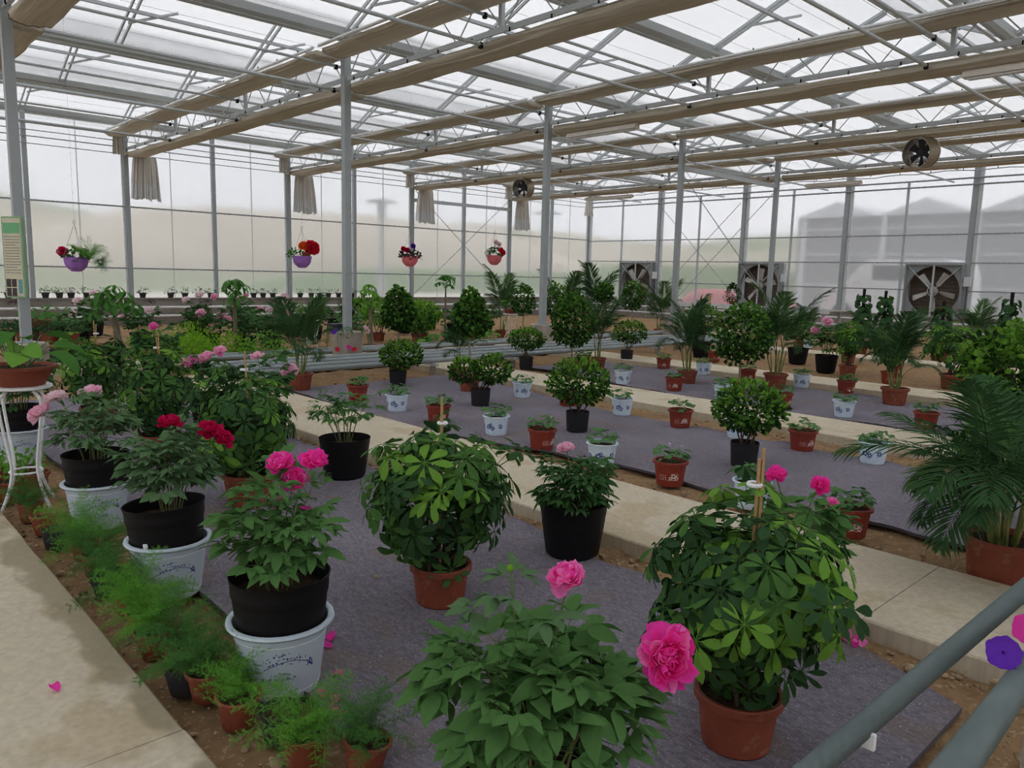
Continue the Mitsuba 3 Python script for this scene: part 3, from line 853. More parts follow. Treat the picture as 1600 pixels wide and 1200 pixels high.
FPANEL = ply(fan_panel(), 'fan_frame', 30)
PULLEY = ply(lathe([(0.115, -0.008), (0.13, -0.008), (0.13, 0.008), (0.115, 0.008), (0.115, -0.008)], 30), 'fan_blade', 40)
for i, (fx, ang, lab) in enumerate(zip(FANX, (2.2, 2.75, 2.27), ('leftmost of three, half hidden by potted trees', 'middle one of three, crossed by a column', 'rightmost of three, blades and louvers clear in view'))):
    k = thing('exhaust_fan', 'box fan in the far wall, ' + lab, 'exhaust fan', 'exhaust fans in the far wall')
    zc = 1.17; yb = 15.80
    for lo, hi in (((-0.70, 0, -0.70), (-0.66, 0.40, 0.70)), ((0.66, 0, -0.70), (0.70, 0.40, 0.70)), ((-0.70, 0, 0.66), (0.70, 0.40, 0.70)), ((-0.70, 0, -0.70), (0.70, 0.40, -0.66))):
        block(k, 'frame_side', (fx + lo[0], yb + lo[1], zc + lo[2]), (fx + hi[0], yb + hi[1], zc + hi[2]), 'fan_frame')
    part(k, 'front_plate', FPANEL, tr(fx, yb + 0.06, zc))
    for s in range(14):
        zz = zc - 0.61 + s * 0.094
        part(k, 'louver', boxshape('louver'), tr(fx, yb + 0.36, zz) @ rx(-0.42) @ sc(1.32, 0.006, 0.105))
    M = tr(fx, yb + 0.14, zc) @ rx(math.pi / 2)
    for b in range(5): part(k, 'blade', FB, M @ rz(ang + b * math.pi * .4)); rod(k, 'blade_arm', (M @ rz(ang + b * math.pi * .4) @ [.05, 0, 0, 1])[:3], (M @ rz(ang + b * math.pi * .4) @ [.3, 0, 0, 1])[:3], .012, 'steel_dark')
    part(k, 'hub', ply(lathe([(0, 0.05), (0.07, 0.04), (0.10, 0), (0.10, -0.05), (0, -0.05)], 20), 'fan_blade', 40), M)
    part(k, 'pulley', PULLEY, M @ tr(0, 0, 0.08))
    block(k, 'strut', (fx - 0.022, yb + 0.01, zc - 0.66), (fx + 0.022, yb + 0.05, zc + 0.66), 'steel')
    rod(k, 'stay', (fx - 0.64, yb + 0.03, zc + 0.64), (fx, yb + 0.03, zc), 0.012, 'steel')
    rod(k, 'stay', (fx + 0.64, yb + 0.03, zc + 0.64), (fx, yb + 0.03, zc), 0.012, 'steel')
    block(k, 'motor', (fx + 0.25, yb + 0.0, zc - 0.6), (fx + 0.5, yb + 0.2, zc - 0.38), 'louver')
    bx = thing('switch_box', f'pale grey switch box on the far wall right of exhaust fan, {["left","middle","right"][i]} one of three', 'box', 'switch boxes by the fans')
    part(bx, 'body', ply(box_vf(0.17, 0.1, 0.24, 0.012), 'steel_pale'), tr(fx + 0.79, 15.88, 1.42))
    rod(bx, 'conduit', (fx + 0.79, 15.9, 0.6), (fx + 0.79, 15.9, 1.32), 0.012, 'dark_plastic')

# ---- heating pipes along the walls
k = thing('wall_heating_pipes', 'two pale heating pipes low along the left wall', 'pipes', kind='thing')
for z in (0.16, 0.36):
    part(k, 'pipe', ply(tube([[0.32, -12, z], [0.32, 15.6, z]], 0.030, 12), 'white_paint', 40))
k = thing('wall_heating_pipes', 'two grey heating pipes low along the far wall', 'pipes', kind='thing')
for z in (0.16, 0.36):
    part(k, 'pipe', ply(tube([[0.4, 15.55, z], [28, 15.55, z]], 0.030, 12), 'steel_pale', 40))
for i in range(14): rod(k, 'pipe_stand', (1.2 + 1.9 * i, 15.6, 0), (1.2 + 1.9 * i, 15.6, 0.42), 0.014, 'steel')

# ---- the stacks of ribbed pipes beside the column rows
def pipes(lab, rows, y0, y1, sup, r):
    k = thing('pipe_stack', lab, 'pipes')
    for x, z in rows:
        part(k, 'pipe', ply(tube([[x, y, z] for y in np.linspace(y0, y1, 12)], r, 18), 'pipe_pale', 40))
    xs = [a for a, _ in rows]
    for y in sup:
        block(k, 'support_bar', (min(xs) - 0.1, y - 0.025, min(z for _, z in rows) - r - 0.04), (max(xs) + 0.1, y + 0.025, min(z for _, z in rows) - r), 'steel')
        for x in (min(xs), max(xs)): block(k, 'support_leg', (x - 0.03, y - 0.03, -0.09), (x + 0.03, y + 0.03, min(z for _, z in rows) - r - 0.04), 'concrete_grey')
    return k


pipes('row of ribbed grey pipes on low supports in front of the column plinths', [(9.95, 0.14), (10.29, 0.14), (10.63, 0.14), (10.98, 0.14)], -2.3, 8.5, (-1.9, 0.5, 2.0, 5.6, 7.6), 0.034)
pipes('ribbed grey pipes lying behind the column plinths', [(9.0, 0.14), (9.3, 0.14)], -2.3, 8.5, (-1.9, 1.4, 5.5, 7.5), 0.034)
def ribbed_run(p, d, t0, t1, r, pitch=0.0052, rib=0.0013):
    t = np.arange(t0, t1, pitch / 2)
    return tube(p + d * t[:, None], r + rib * (np.arange(len(t)) % 2 * 2 - 1) * .5, 20)


k = thing('handrail_pipe', 'ribbed grey pipe crossing the lower right corner, upper of the two', 'pipe')
d = np.array([18.862 - 18.765, -3.562 + 4.52, 0.547 - 0.425]); p = np.array([18.862, -3.562, 0.547]); d /= np.linalg.norm(d)
part(k, 'pipe_run', ply(ribbed_run(p, d, -1.55, 1.5, 0.0225), 'pipe', True))
for t in (-0.80, -0.93):
    c = p + d * t; part(k, 'rail_bracket', ply(box_vf(0.026, 0.010, 0.036, 0.002), 'white_paint'), tr(c[0] - 0.012 + (0.03 if t > -.9 else 0), c[1], c[2] - 0.018))
for t in (1.3, -1.45):
    c = p + d * t; block(k, 'support_leg', (c[0] - 0.012, c[1] - 0.012, -0.09), (c[0] + 0.012, c[1] + 0.012, c[2] - 0.012), 'steel')
k = thing('handrail_pipe', 'ribbed grey pipe in the lower right corner, lower of the two', 'pipe')
p2 = np.array([19.012, -4.213, 0.604]); e2 = np.array([19.070, -4.884, 0.711]); d2 = (p2 - e2) / np.linalg.norm(p2 - e2)
part(k, 'pipe_run', ply(ribbed_run(p2, d2, -1.1, 1.5, 0.0235), 'pipe', True))
for t in (1.3, -0.9):
    c = p2 + d2 * t; block(k, 'support_leg', (c[0] - 0.012, c[1] - 0.012, -0.09), (c[0] + 0.012, c[1] + 0.012, c[2] - 0.012), 'steel')

# ---- notice board on the left column
k = thing('notice_board', 'tall narrow notice board with green heading and small print on the left column', 'sign')
MB = tr(9.685, -4.075, 1.38) @ rz(0.585) @ rx(math.pi / 2)      # board faces -y: local x right, local y up, local z towards the viewer
BW, BH = 0.26, 0.85
part(k, 'board', ply(box_vf(BW, BH, 0.03, 0.004), 'green_paint'), MB)
part(k, 'paper', ply(box_vf(BW - 0.035, BH - 0.035, 0.004), 'sign_paper'), MB @ tr(0, 0, 0.016))
part(k, 'heading', ply(box_vf(BW - 0.05, 0.11, 0.002), 'sign_green'), MB @ tr(0, BH / 2 - 0.12, 0.0195))
r = np.random.default_rng(3)
for i in range(14):
    w = BW - 0.06 - (0.10 * r.random() if i % 4 == 3 else 0.01 * r.random())
    part(k, 'print_line', ply(box_vf(w, 0.008, 0.001), 'sign_ink'), MB @ tr(-(BW - 0.06 - w) / 2, BH / 2 - 0.21 - i * 0.029, 0.019))
for i in range(4):
    part(k, 'picture', ply(box_vf(0.06, 0.085, 0.001), 'sign_photo'), MB @ tr(-0.075 + 0.07 * (i % 2), -BH / 2 + 0.155 - 0.095 * (i // 2), 0.019))
part(k, 'picture', ply(box_vf(0.05, 0.15, 0.001), 'sign_teal'), MB @ tr(0.075, -BH / 2 + 0.12, 0.019))
for s in (-0.3, 0.3): block(k, 'clamp', (9.63, -4.08, 1.38 + s - 0.015), (9.67, -4.03, 1.38 + s + 0.015), 'steel_dark')

# ------------------------------------------------------------------ the land outside, seen blurred through the sheets
def land_vf():
    xs = np.concatenate([np.linspace(-260, -14, 70), np.linspace(-12, 60, 20), np.linspace(70, 200, 16)]); ys = np.concatenate([np.linspace(-120, 14, 40), np.linspace(18, 60, 20), np.linspace(66, 260, 50)])
    X, Y = np.meshgrid(xs, ys, indexing='ij'); p = np.stack([X, Y, X * 0], -1)
    d = np.maximum(np.maximum(-X - 25, 0), np.maximum(Y - 70, 0))
    hill = np.clip(d / 130.0, 0, 1) ** 1.2 * (9 + 26 * meshkit.fbm(p / 75.0, 4, 3)) * (0.55 + 0.45 * np.clip((40 - Y) / 120.0, 0, 1.3))
    Z = -0.15 + hill + 0.25 * (meshkit.fbm(p / 6.0, 3, 6) - 0.5) * (d > 0)
    n, m = X.shape; i, j = np.meshgrid(np.arange(n - 1), np.arange(m - 1), indexing='ij'); i, j = i.ravel(), j.ravel()
    q = np.stack([i * m + j, (i + 1) * m + j, (i + 1) * m + j + 1, i * m + j + 1], 1)
    return np.stack([X, Y, Z], -1).reshape(-1, 3), np.vstack([q[:, [0, 1, 2]], q[:, [0, 2, 3]]])


mat('land', P(lambda p, n, uv: mikit.mix(mikit.mix((0.34, 0.30, 0.22), (0.42, 0.38, 0.30), mikit.fbm(p.x * .08, p.y * .08)), mikit.mix((0.16, 0.20, 0.10), (0.26, 0.27, 0.17), mikit.fbm(p.x * .2, p.y * .2)), mikit.smoothstep(0.42, 0.56, mikit.fbm(p.x * 0.03 + 4, p.y * 0.05, 2.0)))), 0.95, 0, 0.1)
mat('pale_ground', P(lambda p, n, uv: mikit.mix((0.50, 0.46, 0.39), (0.62, 0.58, 0.51), mikit.fbm(p.x * .5, p.y * .5))), 0.95, 0, 0.1)
mat('earth_bank', P(lambda p, n, uv: mikit.mix((0.45, 0.395, 0.31), (0.54, 0.485, 0.395), mikit.fbm(p.x * .25, p.y * .25, p.z * .6))), 0.95, 0, 0.1)
mat('hedge', P(lambda p, n, uv: mikit.mix((0.09, 0.16, 0.06), (0.20, 0.30, 0.12), mikit.fbm(p.x * 1.3, p.y * 1.3, p.z * 1.3))), 0.95, 0, 0.1)
mat('far_house', (0.24, 0.25, 0.26), 0.6)
mat('van_white', (0.85, 0.86, 0.87), 0.3)
mat('van_glass', (0.05, 0.06, 0.07), 0.2)
mat('blue_sheet', (0.20, 0.52, 0.62), 0.5)
hl = thing('hills', 'hazy green and tan hills beyond the greenhouse walls', kind='structure')
part(hl, 'land', ply(land_vf(), 'land', True))
gd = thing('ground', 'pale bare ground outside the greenhouse walls', kind='structure')
sheet(gd, [[-26, -60, -0.12], [-0.3, -60, -0.12], [-0.3, 60, -0.12], [-26, 60, -0.12]], 'pale_ground', 'yard')
sheet(gd, [[-0.3, 16.3, -0.12], [60, 16.3, -0.12], [60, 60, -0.12], [-0.3, 60, -0.12]], 'pale_ground', 'yard')
sheet(gd, [[-0.3, -60, -0.14], [60, -60, -0.14], [60, -12.1, -0.14], [-0.3, -12.1, -0.14]], 'pale_ground', 'yard')
sheet(gd, [[28.9, -12.1, -0.14], [60, -12.1, -0.14], [60, 16.3, -0.14], [28.9, 16.3, -0.14]], 'pale_ground', 'yard')


def mound(x0, x1, y0, y1, h, seed, nx=40, ny=40):
    xs, ys = np.linspace(x0, x1, nx), np.linspace(y0, y1, ny); X, Y = np.meshgrid(xs, ys, indexing='ij')
    u, v = (X - x0) / (x1 - x0), (Y - y0) / (y1 - y0)
    env = np.clip(np.minimum(u, 1 - u) * 3, 0, 1) * np.clip(np.minimum(v, 1 - v) * 4, 0, 1)
    Z = -0.2 + h * np.sqrt(env) * (0.85 + 0.2 * meshkit.fbm(np.stack([X / 9, Y / 9, X * 0], -1), 3, seed))
    i, j = np.meshgrid(np.arange(nx - 1), np.arange(ny - 1), indexing='ij'); i, j = i.ravel(), j.ravel()
    q = np.stack([i * ny + j, (i + 1) * ny + j, (i + 1) * ny + j + 1, i * ny + j + 1], 1)
    return np.stack([X, Y, Z], -1).reshape(-1, 3), np.vstack([q[:, [0, 1, 2]], q[:, [0, 2, 3]]])


own('earth_bank', ply(mound(-74, -40, 4, 74, 7.4, 4), 'earth_bank', True), label='long tan earth bank outside the left wall, blurred by the sheets', cat='earth bank')
own('hedge', ply(mound(-28, -24, 14, 60, 1.9, 5, 10, 60), 'hedge', True), label='low green hedge outside near the back corner', cat='hedge')
own('hedge', ply(mound(-24, 2.6, 36, 40, 2.6, 8, 60, 10), 'hedge', True), label='low green hedge outside behind the far wall', cat='hedge')
k = thing('sheet_roof', 'small pale blue sheet roof outside behind the left hanging basket', 'roof')
block(k, 'roof_sheet', (-24, -2.9, 3.5), (-21, 0.1, 3.9), 'blue_sheet'); 
for x, y in ((-23.9, -2.8), (-21.1, -2.8), (-23.9, 0), (-21.1, 0)): block(k, 'roof_post', (x - .06, y - .06, -0.1), (x + .06, y + .06, 3.5), 'steel_pale')
for (x, y, h, lab) in ((-16.0, 17.5, 5.0, 'lamp post outside the left wall behind the middle of the bench row'), (-13.5, 27.5, 5.0, 'lamp post outside near the back corner of the greenhouse')):
    k = thing('lamp_post', lab, 'lamp post')
    part(k, 'pole', ply(lathe([(0.20, -0.1), (0.20, 1.6), (0.11, 1.8), (0.11, h - 0.9), (0.22, h - 0.8), (0.22, h - 0.1), (0.1, h)], 16), 'steel_dark', 40), tr(x, y, 0))
    part(k, 'hood', ply(lathe([(0.0, h + 0.18), (0.3, h + 0.12), (0.85, h), (0.85, h - 0.04), (0, h - 0.02)], 24), 'steel_dark', 40), tr(x, y, 0))
k = thing('neighbour_greenhouse', 'grey neighbouring greenhouse block outside the far wall', 'building')
block(k, 'wall', (3.6, 25, -0.1), (40, 39, 3.9), 'far_house')
for i in range(11): block(k, 'wall_rib', (3.8 + i * 3.2, 24.93, 0.0), (4.0 + i * 3.2, 25, 3.9), 'steel_pale')
for z in (1.2, 2.4, 3.4): block(k, 'wall_girt', (3.6, 24.95, z), (40, 25, z + 0.06), 'steel_pale')
for i in range(10):
    x = 3.6 + 3.3 * i
    V = np.array([[x, 24.8, 3.9], [x + 1.65, 24.8, 4.5], [x + 3.3, 24.8, 3.9], [x, 39, 3.9], [x + 1.65, 39, 4.5], [x + 3.3, 39, 3.9]])
    part(k, 'roof_bay', ply((V, np.array([[0, 1, 2], [3, 5, 4], [0, 3, 4], [0, 4, 1], [1, 4, 5], [1, 5, 2], [0, 2, 5], [0, 5, 3]])), 'steel_pale'))
k = thing('van', 'white van parked outside the far wall between the fans', 'van')
prof = np.array([[0, .35], [0, 1.55], [0.15, 1.95], [0.6, 2.1], [3.3, 2.1], [4.1, 1.35], [4.9, 1.15], [5.0, .35]])
L = len(prof); V = np.vstack([np.stack([11.6 - 0.85 * prof[:, 0], np.full(L, yy), prof[:, 1]], -1) for yy in (19.6, 21.4)]); i = np.arange(L); j = (i + 1) % L
F = np.vstack([np.stack([i, j, j + L], 1), np.stack([i, j + L, i + L], 1), [[0, t, t + 1] for t in range(1, L - 1)], [[L, L + t + 1, L + t] for t in range(1, L - 1)]])
part(k, 'body', ply((V, F), 'van_white'))
block(k, 'side_window', (9.0, 19.57, 1.45), (11.2, 19.6, 1.9), 'van_glass')
for xx in (8.1, 10.8): part(k, 'wheel', ply(lathe([(0, -.12), (.33, -.12), (.36, -.06), (.36, .06), (.33, .12), (0, .12)], 20), 'black_plastic', 40), tr(xx, 19.65, 0.33) @ rx(math.pi / 2))
k = thing('tarpaulin_pile', 'low pile under a red tarpaulin outside the far wall left of the middle fan', 'tarpaulin')
part(k, 'tarpaulin', ply(mound(2.4, 5.4, 17.6, 19.4, 1.25, 12, 16, 12), 'red_plastic', True))
k = thing('tarpaulin_pile', 'low red tarpaulin outside the far wall right of the middle fan', 'tarpaulin')
part(k, 'tarpaulin', ply(mound(6.0, 7.4, 17.4, 18.9, 0.95, 15, 12, 10), 'red_plastic', True))
# ------------------------------------------------------------------ plants: leaves, flowers, pots
SH = {'obovate': lambda t: np.sin(np.pi * t ** 1.55) ** 0.62, 'lance': lambda t: np.sin(np.pi * t ** 0.84) ** 0.88, 'oval': lambda t: np.sin(np.pi * t ** 0.95) ** 0.75,
      'blade': lambda t: np.minimum(1, (t / 0.08)) * (1 - t) ** 0.55, 'heart': lambda t: np.sin(np.pi * t ** 0.55) ** 0.8}


def leaf_vf(L, W, shape='lance', n=6, fold=0.25, droop=0.25, saw=0.0, wave=0.0):
    """A leaf along +x, its face up +z, folded at the midrib, the tip drooping."""
    t = np.linspace(0, 1, n + 1); w = SH[shape](np.clip(t, 1e-6, 1 - 1e-6)) * W / 2
    if saw: w = w * (1 - saw * (np.arange(n + 1) % 2))
    ang = droop * t * 1.6
    dx = np.cos(ang); dz = -np.sin(ang); st = L / n
    x = np.concatenate([[0], np.cumsum((dx[:-1] + dx[1:]) / 2 * st)]); z = np.concatenate([[0], np.cumsum((dz[:-1] + dz[1:]) / 2 * st)])
    wz = wave * W * np.sin(t * 9)
    V = np.stack([np.stack([x, x * 0, z], -1), np.stack([x, w, z + fold * w + wz], -1), np.stack([x, -w, z + fold * w - wz], -1)], 1).reshape(-1, 3)
    F = []
    for i in range(n):
        a, b = 3 * i, 3 * (i + 1)
        if i == 0: F += [[a, b, b + 1], [a, b + 2, b]]
        elif i == n - 1: F += [[a, b, a + 1], [a, a + 2, b]]
        else: F += [[a, b, b + 1], [a, b + 1, a + 1], [a, a + 2, b + 2], [a, b + 2, b]]
    return V, np.array(F)


def stalk_vf(a, b, c, r, n=4, sides=4): return tube(curve(a, b, c, n), r, sides, cap=False)


def umbrella_vf(r, k, L, W, shape, tilt, seed, n=5, petiole=0.10, fold=0.18, droop=0.35):
    """k leaflets round one point: the leaf of a schefflera or a money tree. Face up +z, petiole below."""
    g = np.random.default_rng(seed); out = []
    for i in range(k):
        a = 2 * np.pi * i / k + g.normal(0, 0.09); s = g.uniform(0.82, 1.1) * (1 if k < 6 else 0.92 + 0.12 * math.cos(a))
        out.append(xf(leaf_vf(L * s, W * s, shape, n, fold, droop + g.normal(0, .06)), rz(a) @ ry(tilt + g.normal(0, 0.10)) @ tr(r, 0, 0) @ rx(g.normal(0, .18))))
        out.append(stalk_vf((0, 0, 0), (r * .6 * math.cos(a), r * .6 * math.sin(a), 0.002), (r * 1.05 * math.cos(a), r * 1.05 * math.sin(a), -r * math.sin(tilt)), 0.0011, 3, 3))
    if petiole: out.append(stalk_vf((0, 0, 0), (0.008, 0, -petiole * .5), (0.03, 0.01, -petiole), 0.0016, 4, 4))
    return cat(out)


WHORL = [umbrella_vf(0.014, k, 0.082, 0.032, 'obovate', tl, 31 + i, fold=0.14, droop=dp) for i, (k, tl, dp) in enumerate(((8, .10, .16), (7, .18, .20), (8, .34, .26), (7, .22, .18)))]
WHORL_S = {b: [ply(w, b, True) for w in WHORL] for b in ('schefflera_dark', 'schefflera_mid', 'schefflera_young')}


def peony_leaf_vf(seed, L=0.100, W=0.042):
    """Twice three leaflets on a branching stalk, along +x from its stem."""
    g = np.random.default_rng(seed); out = []
    end = np.array([0.115, 0, 0.012]); out.append(stalk_vf((0, 0, 0), (0.06, 0, 0.02), end, 0.0016, 5, 4))
    for a, sl in ((0.0, 0.055), (0.95, 0.045), (-0.95, 0.045)):
        a += g.normal(0, .12); d = np.array([math.cos(a), math.sin(a), 0.05]); tip = end + d * sl
        out.append(stalk_vf(end, end + d * sl * .5 + [0, 0, .004], tip, 0.0012, 3, 3))
        for b, s in ((0, 1.08), (0.78, 0.86), (-0.78, 0.86)):
            s *= g.uniform(.85, 1.12); aa = a + b + g.normal(0, .13)
            M = tr(*tip) @ rz(aa) @ ry(g.normal(0.10, 0.20)) @ rx(g.normal(0, .30))
            out.append(xf(leaf_vf(L * s, W * s * g.uniform(.9, 1.1), 'lance', 6, 0.22, 0.35, 0, 0.04), M))
    return cat(out)


PLEAF = [peony_leaf_vf(s) for s in (1, 2, 3, 4)]
PLEAF_N = [peony_leaf_vf(s, 0.084, 0.029) for s in (11, 12, 13)]
PLEAF_S = {(b, k): [ply(w, b, True) for w in ws] for b in ('peony_leaf', 'peony_leaf_dark', 'peony_leaf_grey') for k, ws in (('wide', PLEAF), ('narrow', PLEAF_N))}


def petal_vf(L, W, cup, curl, seed, n=5, m=4):
    g = np.random.default_rng(seed); V = []
    for i in range(n + 1):
        t = i / n; w = W / 2 * (0.30 + 0.70 * math.sin(math.pi * min(1, t * 0.62 + 0.04)) ** 0.9) * (1 if t < .85 else 1 - (t - .85) * 1.2)
        for j in range(m + 1):
            u = j / m * 2 - 1; x = L * t * (1 - 0.10 * u * u * t) + (g.normal(0, L * 0.03) if i == n else 0)
            V.append([x, w * u, cup * W * u * u + curl * L * t * t + g.normal(0, L * 0.012)])
    V = np.array(V); i, j = np.meshgrid(np.arange(n), np.arange(m), indexing='ij'); i, j = i.ravel(), j.ravel(); k = m + 1
    q = np.stack([i * k + j, (i + 1) * k + j, (i + 1) * k + j + 1, i * k + j + 1], 1)
    return V, np.vstack([q[:, [0, 1, 2]], q[:, [0, 2, 3]]])


PETAL = [petal_vf(0.042, 0.036, 0.28, 0.25, 1), petal_vf(0.036, 0.026, 0.38, 0.45, 2), petal_vf(0.030, 0.020, 0.45, 0.5, 3)]
PETCOL = ('petal_hot', 'petal_hot_pale', 'petal_crimson', 'petal_light', 'petal_white')
PETAL_S = {b: [ply(p, b, True) for p in PETAL] for b in PETCOL}
SEPAL = leaf_vf(0.03, 0.016, 'oval', 4, .3, -.3)


def bloom_mats(seed, full=1.0):
    """(which petal, matrix) of a full double flower of radius about 0.045, facing +z."""
    g = np.random.default_rng(seed); out = []
    for n, el, r0, kind, s in ((8, -.22, 0.006, 0, 1.02), (9, 0.10, 0.008, 0, 1.0), (9, 0.38, 0.010, 0, .85), (10, 0.62, 0.010, 1, .92), (10, 0.90, 0.011, 1, .85), (11, 1.12, 0.010, 2, .95), (8, 1.35, 0.006, 2, .95)):
        for i in range(int(n * full + .5)):
            a = 2 * np.pi * (i + g.uniform(-.25, .25)) / (n * full) + el * 2
            out.append((kind, rz(a) @ tr(r0, 0, g.normal(0, .002)) @ ry(-el + g.normal(0, .20)) @ rx(g.normal(0, .32)) @ sc(s * g.uniform(.85, 1.15))))
    return out


def bloom(parent, pos, d, color, size, seed, split=True, accent=None, name='flower', full=1.0):
    """size: the flower's radius in metres."""
    M0 = frame_z(d, seed * 1.3, pos) @ sc(size / 0.045); ms = bloom_mats(seed, full)
    if split:
        k = fresh(f'{parent}__{name}')
        scene[k] = put(ply(xf(many(SEPAL, [rz(i * 1.257) @ tr(0.002, 0, -0.004) @ ry(-0.1) for i in range(5)]), M0), 'green_stem', True))
        for i, (kind, m) in enumerate(ms):
            kk = fresh(f'{k}__petal'); scene[kk] = put(PETAL_S[accent if accent and (i * 7 + seed) % 5 == 0 else color][kind], M0 @ m)
        return k
    allp = cat([many(PETAL[kd], [M0 @ m for q_, m in ms if q_ == kd]) for kd in (0, 1, 2)])
    return part(parent, name, ply(allp, color, True))


# ---- pots: lathed, open, with a soil disc
def pot_profile(r0, r1, h, lip=0.012, lh=0.02, wall=0.006, foot=0.0):
    pr = [(0, 0.004), (r0 * .6, 0.004), (r0 - .004, 0.0), (r0, 0.004)]
    pr += [(r0 + (r1 - r0) * t, h * t) for t in (0.25, 0.5, 0.75)] + [(r1 - (r1 - r0) * lh / h, h - lh), (r1 + lip, h - lh + 0.003), (r1 + lip + .001, h - .004), (r1 + lip - .003, h), (r1 - wall + .002, h - .001), (r1 - wall, h - .006)]
    ri = r0 + (r1 - r0) * 0.8 - wall
    return pr + [(ri, h * 0.80), (0, h * 0.78)]


def ribbed_profile(r0, r1, h, ribs, z0=0.62, wall=0.003):
    pr = [(0, 0.003), (r0 - .008, 0.0), (r0, 0.008)]
    n = 26
    for i in range(1, n + 1):
        t = i / n; r = r0 + (r1 - r0) * t
        if t > z0 and ribs: r += 0.0016 * math.sin((t - z0) * ribs * 2 * math.pi)
        pr.append((r, h * t))
    return pr + [(r1 - wall, h), (r0 + (r1 - r0) * .72 - wall, h * 0.72), (0, h * 0.70)]


def rfun(r0, r1, h): return lambda z: r0 + (r1 - r0) * z / h


def decal_vf(discs, strokes, rf_, off=0.0009):
    """Flat print on a pot: discs (s, z, r) and strokes (s0, z0, s1, z1, w), s the arc along the pot."""
    vs, fs, n = [], [], 0

    def addp(pts):
        nonlocal n
        V = [[(rf_(z) + off) * math.cos(s / rf_(z)), (rf_(z) + off) * math.sin(s / rf_(z)), z] for s, z in pts]
        vs.extend(V); fs.extend([[n, n + i, n + i + 1] for i in range(1, len(pts) - 1)]); n += len(pts)
    for s, z, r in discs: addp([(s + r * math.cos(a), z + r * math.sin(a)) for a in np.arange(8) * math.pi / 4])
    for s0, z0, s1, z1, w in strokes:
        d = np.array([s1 - s0, z1 - z0]); L = np.linalg.norm(d); q_ = np.array([-d[1], d[0]]) / L * w / 2; m = max(1, int(L / 0.02))
        for i in range(m):
            a = np.array([s0, z0]) + d * i / m; b = np.array([s0, z0]) + d * (i + 1) / m
            addp([tuple(a - q_), tuple(b - q_), tuple(b + q_), tuple(a + q_)])
    return np.array(vs), np.array(fs)


def blossom(s, z, r): return [(s + r * .75 * math.cos(a), z + r * .75 * math.sin(a), r * .42) for a in np.arange(5) * 1.2566]


HS = 0.165
_rs = rfun(0.086, 0.106, HS)
_g = np.random.default_rng(2)
WPRINT = decal_vf(blossom(-.018, .080, .020) + blossom(.018, .070, .016) + blossom(.002, .098, .012) + blossom(.085, .085, .018) + blossom(-.09, .075, .018),
                  [(-.045, .062, -.020, .075, .005), (.018, .052, .004, .070, .004), (-.004, .052, .022, .046, .005), (.07, .06, .1, .075, .004), (-.11, .055, -.08, .07, .004)], _rs)
TPRINT = decal_vf([(-.055 + .013 * i, .050 + .014 * j, .0035) for i in range(4) for j in range(3)] + blossom(.035, .078, .016) + blossom(.055, .060, .013) + blossom(.016, .062, .011),
                  [(.0, .045, .035, .065, .004), (.035, .065, .075, .085, .004), (.02, .05, .045, .048, .003), (.05, .07, .06, .098, .003)], _rs)
HW = 0.235
_rw = rfun(0.118, 0.150, HW)
_st, _dc = [], []
for i in range(9):     # a plum branch, a row of small characters, a larger seal-like character
    a = i / 8; _st.append((-.055 + .12 * a, .120 + .035 * math.sin(a * 2.2) - .01 * a, -.055 + .12 * (a + .125), .120 + .035 * math.sin((a + .125) * 2.2) - .01 * (a + .125), .0028))
for i in range(16):
    _dc.append((-.05 + .125 * _g.random(), .135 + .035 * _g.random(), .0022 + .002 * _g.random())); s_, z_ = -.06 + .13 * _g.random(), .13 + .045 * _g.random(); _st.append((s_, z_, s_ + .007 * _g.normal(), z_ + .004, .0024))
for i in range(6):
    x0 = -.065 + i * .019; z0 = .080
    for j in range(3):
        a, b, c_, d_ = _g.uniform(0, .012, 4); _st.append((x0 + a * .4, z0 + b, x0 + .004 + c_ * .7, z0 + d_ + .0015, .0024))
for j in range(7):
    a, b, c_, d_ = _g.uniform(0, 1, 4); _st.append((.075 + .026 * a, .105 + .036 * b, .075 + .026 * c_, .107 + .036 * d_, .004))
for j in range(4):
    a, b, c_, d_ = _g.uniform(0, 1, 4); _st.append((-.125 + .016 * a, .09 + .03 * b, -.125 + .016 * c_, .09 + .03 * d_, .004))
PPRINT = decal_vf(_dc, _st, _rw)
PLINE = cat([lathe([(_rw(z) + .0006, z - .0012), (_rw(z) + .0014, z), (_rw(z) + .0006, z + .0012)], 48) for z in (.030, .195)])


def disc(r, z, seed=0, n=28, rings=4):
    V = [[0, 0, z + .004]]; g = np.random.default_rng(seed)
    for k in range(1, rings + 1):
        for a in np.arange(n) * 2 * np.pi / n: V.append([r * k / rings * math.cos(a), r * k / rings * math.sin(a), z + g.normal(0, .0035) * (k < rings)])
    F = [[0, 1 + i, 1 + (i + 1) % n] for i in range(n)]
    for k in range(rings - 1):
        o, p_ = 1 + k * n, 1 + (k + 1) * n
        for i in range(n): F += [[o + i, p_ + i, p_ + (i + 1) % n], [o + i, p_ + (i + 1) % n, o + (i + 1) % n]]
    return np.array(V), np.array(F)


